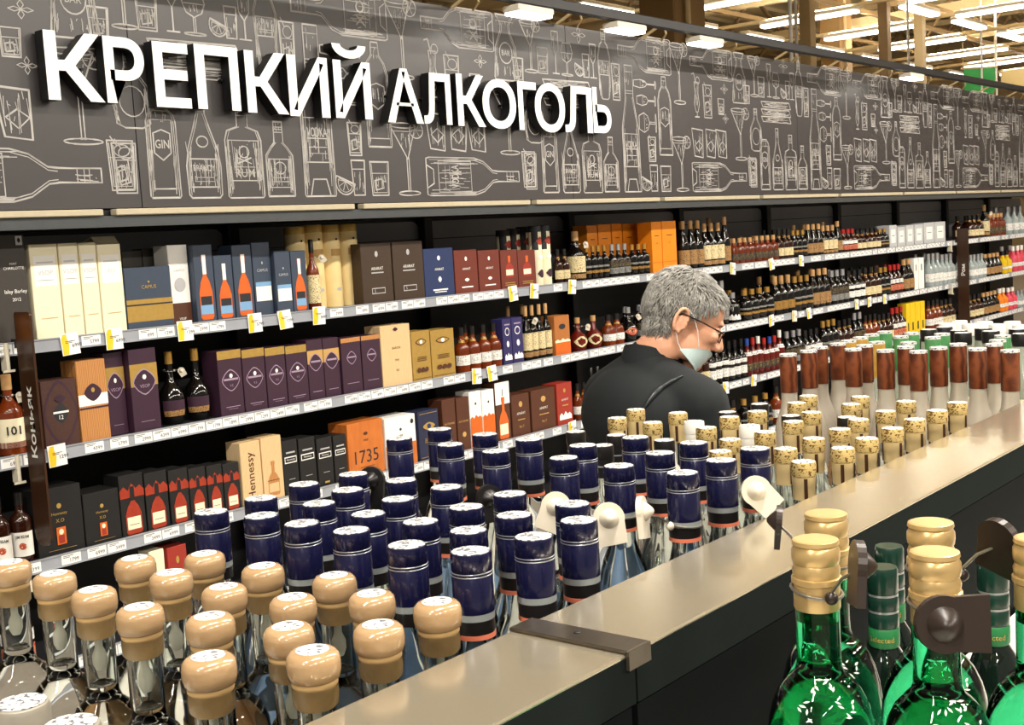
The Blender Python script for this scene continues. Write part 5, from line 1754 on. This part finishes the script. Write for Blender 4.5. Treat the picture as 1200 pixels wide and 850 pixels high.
def torso(mb, g=0.):
    mb.sphere(bp(-.02, .02, 1.22), (.112 + g, .150 + g, .17 + g), 20, 14, BR)
    mb.sphere(bp(-.055, .02, 1.285), (.10 + g, .140 + g, .115 + g), 20, 14, BR)
    mb.sphere(bp(-.015, .02, 1.08), (.115 + g, .145 + g, .16 + g), 20, 14, BR)
    mb.sphere(bp(-.02, 0, .96), (.118 + g, .150 + g, .13 + g), 20, 14, BR)
    for s in (1, -1):
        limb(mb, [bp(-.02, .015 + s * .04, 1.365), SHO[s]], [.058, .060], g)


def arms(mb, g=0.):
    for s in (1, -1):
        limb(mb, [SHO[s], ELB[s], WRI[s]], [.060, .044, .030], g)


def legs(mb, g=0.):
    for s in (1, -1):
        limb(mb, [HIP[s], KNE[s], ANK[s]], [.088, .062, .042], g)


body = MB()
torso(body)
arms(body)
legs(body)
for s in (1, -1):
    limb(body, [ANK[s], bp(.07, s * .125, .045)], [.042, .035])
    # hands: palm, four fingers, thumb, loosely curled
    w = WRI[s]
    hd = (bd * .8 - bl * s * .25 - Z3 * .35).normalized()
    hs = Z3.cross(hd).normalized() * s
    hn = hs.cross(hd).normalized()
    if hn.z > 0:
        hn = -hn
    limb(body, [w, w + hd * .05], [.026, .026])
    body.sphere(w + hd * .06, (.045, .040, .018), 14, 9, Matrix((hd, hs, hn)).transposed())
    for k, (off, ln) in enumerate(((-.030, .070), (-.011, .080), (.009, .075), (.027, .060))):
        a = w + hd * .095 + hs * off
        b = a + hd * ln * .42 + hn * ln * .15
        c = b + hd * ln * .22 + hn * ln * .30
        d = c - hd * ln * .02 + hn * ln * .28
        limb(body, [a - hd * .03, a, b, c, d], [.010, .0095, .009, .0085, .0075])
    a = w + hd * .03 - hs * .03
    limb(body, [a, a - hs * .025 + hd * .03 + hn * .01, a - hs * .02 + hd * .06 + hn * .02], [.013, .0105, .009])
# neck and head
limb(body, [NECK - Z3 * .04, NECK, hp(-.025, 0, -.075), hp(-.01, 0, -.03)], [.072, .060, .056, .058])
HB = [  # centre, radii in the head's own axes
    ((-.012, 0, .045), (.098, .075, .082)), ((-.045, 0, .028), (.062, .068, .068)), ((.03, 0, .045), (.066, .064, .066)),
    ((.045, 0, -.005), (.052, .056, .060)), ((.05, 0, -.045), (.046, .048, .048)), ((.066, 0, -.083), (.028, .030, .024)),
    ((.022, .038, -.052), (.040, .020, .036)), ((.022, -.038, -.052), (.040, .020, .036)),
    ((.085, 0, .033), (.016, .046, .012)),
    ((.074, .033, -.006), (.020, .020, .018)), ((.074, -.033, -.006), (.020, .020, .018)),
    ((.090, 0, -.052), (.014, .024, .010)), ((.088, 0, -.066), (.013, .021, .009)),
]
for c, rr in HB:
    body.sphere(hp(*c), rr, 18, 12, HR)
limb(body, [hp(.094, 0, .022), hp(.106, 0, .000), hp(.118, 0, -.020)], [.010, .012, .0135])
body.sphere(hp(.106, .011, -.026), (.013, .009, .009), 12, 8, HR)
body.sphere(hp(.106, -.011, -.026), (.013, .009, .009), 12, 8, HR)
for s in (1, -1):
    er = Matrix.Rotation(radians(-8), 3, 'Y')
    ctr = Vector((-.032, s * .075, -.006))
    # ear: rim and lobe
    for k in range(15):
        a = radians(-60 + k * 19)
        p = ctr + Vector((-.018 * cos(a) - .003, s * (.006 + .005 * cos(a)), .031 * sin(a) + .002))
        body.sphere(hp(*p), .0058, 8, 6)
    body.sphere(hp(*(ctr + Vector((.003, s * .002, -.024)))), (.007, .005, .009), 8, 6, HR)
    body.sphere(hp(*(ctr + Vector((-.004, s * .001, -.002)))), (.012, .006, .022), 10, 7, HR)
bo = remesh('body', body, .0042, M_SKIN, man, 3, .5)

# clothes
jk = MB()
torso(jk, .016)
arms(jk, .014)
limb(jk, [NECK - Z3 * .05, NECK - Z3 * .012], [.088, .074])
jo = remesh('jacket', jk, .009, M_JACKET, man, 6, .5)
# stand up collar: a leaning tapered band round the neck
cl = MB()
n = 28
tilt = Matrix.Rotation(radians(24), 3, bl)
rows = ((.078, -.03), (.080, -.008), (.079, .020), (.074, .022), (.073, -.01))
vv = []
for rr, zz in rows:
    for k in range(n):
        a = 2 * pi * k / n
        p = tilt @ (bd * rr * cos(a) * 1.02 + bl * rr * sin(a) * .95 + Z3 * zz)
        vv.append(tuple(NECK + bd * .012 + p))
cl.add(vv, [(i * n + k, i * n + (k + 1) % n, (i + 1) * n + (k + 1) % n, (i + 1) * n + k) for i in range(4) for k in range(n)])
cl.build('collar', M_JACKET, man, 60)
# shiny strap crossing the near shoulder
st = MB()
A_, B_ = Vector((2.545, 1.568, 1.395)) - O, Vector((2.425, 1.615, 1.325)) - O
sp = []
for k in range(11):
    f = k / 10
    p = A_.lerp(B_, f) + Vector((0, 0, .018 * sin(pi * f)))
    ok, co, nn, fi = jo.closest_point_on_mesh(p)
    sp.append(tuple(co + nn * .002))
st.tube(sp, [.002, .004, .005, .006, .007, .008, .0085, .008, .007, .005, .002], 8)
st.build('strap', mat('strap_sheen', '2a2e31', .28, var=.1), man, 60)
tr = MB()
legs(tr, .014)
tr.sphere(bp(-.03, 0, .92), (.125, .165, .11), 18, 12, BR)
remesh('trousers', tr, .011, M_TROUS, man, 5, .5)
for s in (1, -1):
    sh_ = MB()
    limb(sh_, [ANK[s] - Z3 * .025 - bd * .01, bp(.06, s * .125, .048), bp(.12, s * .13, .045)], [.047, .045, .040])
    for i_, v in enumerate(sh_.v):
        if v[2] < .004:
            sh_.v[i_] = (v[0], v[1], .004)
    remesh('shoe', sh_, .008, M_SHOE, man, 2, .4)

# hair: a close cap plus short tufts
hair = MB()
hair.sphere(hp(-.018, 0, .054), (.094, .078, .082), 26, 18, HR)
hair.sphere(hp(-.040, 0, .034), (.074, .075, .078), 24, 16, HR)
hair.sphere(hp(-.046, 0, -.012), (.050, .061, .060), 20, 14, HR)
hair.sphere(hp(.020, 0, .064), (.070, .066, .060), 24, 16, HR)


def hair_ok(q):
    """inside the hair line, in head coordinates"""
    x, y, z = q
    if z > .098 and x < .075:
        return True
    if x > .072:
        return False
    if x > .0:
        return z > .040 + .75 * max(0, x - .015)
    if x > -.05:
        return z > .030 if abs(y) > .05 else z > -.03
    return z > -.074 + max(0, (x + .09)) * .75


keep = MB()
idx = {}
src = hair
inv = HR.transposed()
loc = [inv @ (Vector(v) - HC) for v in src.v]
ho_src = remesh('hair_src', hair, .006, M_HAIR, man, 14, .5)
me = ho_src.data
bm = bmesh.new()
bm.from_mesh(me)
dele = [f for f in bm.faces if not hair_ok(inv @ (f.calc_center_median() - HC))]
bmesh.ops.delete(bm, geom=dele, context='FACES')
rh = random.Random(4)
tuft = MB()
fl_ = [f for f in bm.faces]
for _ in range(3000):
    f = rh.choice(fl_)
    c = f.calc_center_median()
    nrm = f.normal.copy()
    q = inv @ (c - HC)
    # comb direction: forward and down from the crown
    g = Vector((.75, .0, -.35)) if q.x > -.03 else Vector((-.15, 0, -1))
    if abs(q.y) > .05 and q.z < .09:
        g = Vector((.25, 0, -1))
    g = HR @ g
    g = (g - nrm * g.dot(nrm))
    if g.length < 1e-4:
        continue
    g.normalize()
    sd = nrm.cross(g)
    g = (g + sd * rh.uniform(-.55, .55)).normalized()
    ln = rh.uniform(.022, .044)
    if q.x > .05:
        ln *= 1.1
    wd = rh.uniform(.0012, .0022)
    sd = nrm.cross(g).normalized()
    a = c - nrm * .002
    b = c + g * ln * .5 + nrm * rh.uniform(.002, .005)
    d = c + g * ln + nrm * rh.uniform(-.001, .004)
    tuft.add([tuple(a - sd * wd), tuple(a + sd * wd), tuple(b + sd * wd), tuple(b - sd * wd), tuple(b + nrm * wd), tuple(d)], [(0, 3, 4), (1, 4, 2), (0, 4, 1), (3, 5, 4), (2, 4, 5), (3, 2, 5), (0, 1, 2, 3)])
bm.to_mesh(me)
bm.free()
me.name = 'hair'
ho_src.name = 'hair'
tf_ = tuft.build('hair_strands', M_HAIR2, ho_src)
tf_['kind'] = 'stuff'
# eyebrows, eyes, lips, stubble line
for s in (1, -1):
    br = MB()
    br.tube([tuple(hp(.091, s * .014, .026)), tuple(hp(.090, s * .032, .032)), tuple(hp(.077, s * .050, .026))], [.003, .0042, .002], 8)
    br.build('eyebrow', mat('brow_grey', '4d3f36', .7), man, 60)
    MB().sphere(hp(.079, s * .031, .010), .0118, 14, 10).build('eye', mat('eye_white', 'd8d0c8', .2, var=.02), man, 60)
    MB().sphere(hp(.0885, s * .0315, .009), .0045, 10, 8).build('iris', mat('iris_dark', '33261f', .2), man, 60)
    MB().sphere(hp(.080, s * .031, .015), (.0128, .0145, .0085), 14, 9, HR).build('eyelid', M_SKIN, man, 60)
lip = MB()
lip.tube([tuple(hp(.088, .019, -.0595)), tuple(hp(.1005, .008, -.057)), tuple(hp(.1015, 0, -.058)), tuple(hp(.1005, -.008, -.057)), tuple(hp(.088, -.019, -.0595))], [.001, .0035, .004, .0035, .001], 8)
lip.build('lips', mat('lips', '9c5a4c', .5, var=.1), man, 60)

# glasses: two thin rims, bridge, temples, lenses
gl = MB()
for s in (1, -1):
    ring = [tuple(hp(.102 - .010 * abs(cos(k * pi / 10)) * (1 if cos(k * pi / 10) * s > 0 else .1), s * .033 + .023 * cos(k * pi / 10), .004 + .015 * sin(k * pi / 10))) for k in range(20)]
    gl.tube(ring, .0013, 6, True)
    gl.tube([tuple(hp(.094, s * .056, .009)), tuple(hp(.086, s * .067, .011)), tuple(hp(.02, s * .078, .014)), tuple(hp(-.035, s * .080, .014)), tuple(hp(-.058, s * .078, -.004))], [.0018, .0022, .002, .0018, .0015], 6)
gl.tube([tuple(hp(.104, .011, .008)), tuple(hp(.107, 0, .011)), tuple(hp(.104, -.011, .008))], .0014, 6)
glo = gl.build('glasses', M_FRAME, man, 60)
for s in (1, -1):
    MB().add([tuple(hp(.102 - .010 * abs(cos(k * pi / 10)) * (1 if cos(k * pi / 10) * s > 0 else .1), s * .033 + .022 * cos(k * pi / 10), .004 + .0145 * sin(k * pi / 10))) for k in range(20)], [tuple(range(20))]).build('lens', M_LENS, glo)

# blue mask pulled under the chin, with ear loops
mk = MB()
nu, nvv = 21, 7
vv = []
for layer in (0, .002):
    for j in range(nvv):
        g = j / (nvv - 1)
        for i in range(nu):
            t_ = abs(i / (nu - 1) - .5) * 2
            a = (i / (nu - 1) - .5) * pi
            top = -.056 + .020 * sin(pi * t_) - .010 * t_
            bot = -.108 - .006 * sin(pi * t_) + .036 * t_
            z = top + (bot - top) * g
            x = .000 + (.104 - .026 * g) * cos(a) + layer - .003 * (j % 2)
            y = (.0665 + layer + .004 * sin(pi * t_)) * sin(a)
            vv.append(tuple(hp(x, y, z)))
q = nu * nvv
fs = []
for j in range(nvv - 1):
    for i in range(nu - 1):
        fs.append((j * nu + i, j * nu + i + 1, (j + 1) * nu + i + 1, (j + 1) * nu + i))
        fs.append((q + j * nu + i, q + (j + 1) * nu + i, q + (j + 1) * nu + i + 1, q + j * nu + i + 1))
mk.add(vv, fs)
mko = mk.build('face_mask', M_MASK, man, 80)
for s in (1, -1):
    lp = MB()
    lp.tube([tuple(hp(.042, s * .064, -.045)), tuple(hp(.020, s * .072, -.01)), tuple(hp(-.008, s * .077, .020)), tuple(hp(-.030, s * .081, .030))], .0013, 6)
    lp.tube([tuple(hp(.004, s * .067, -.072)), tuple(hp(-.018, s * .072, -.055)), tuple(hp(-.042, s * .077, -.02)), tuple(hp(-.054, s * .081, .006))], .0013, 6)
    lp.build('ear_loop', K_WHITE, mko, 60)
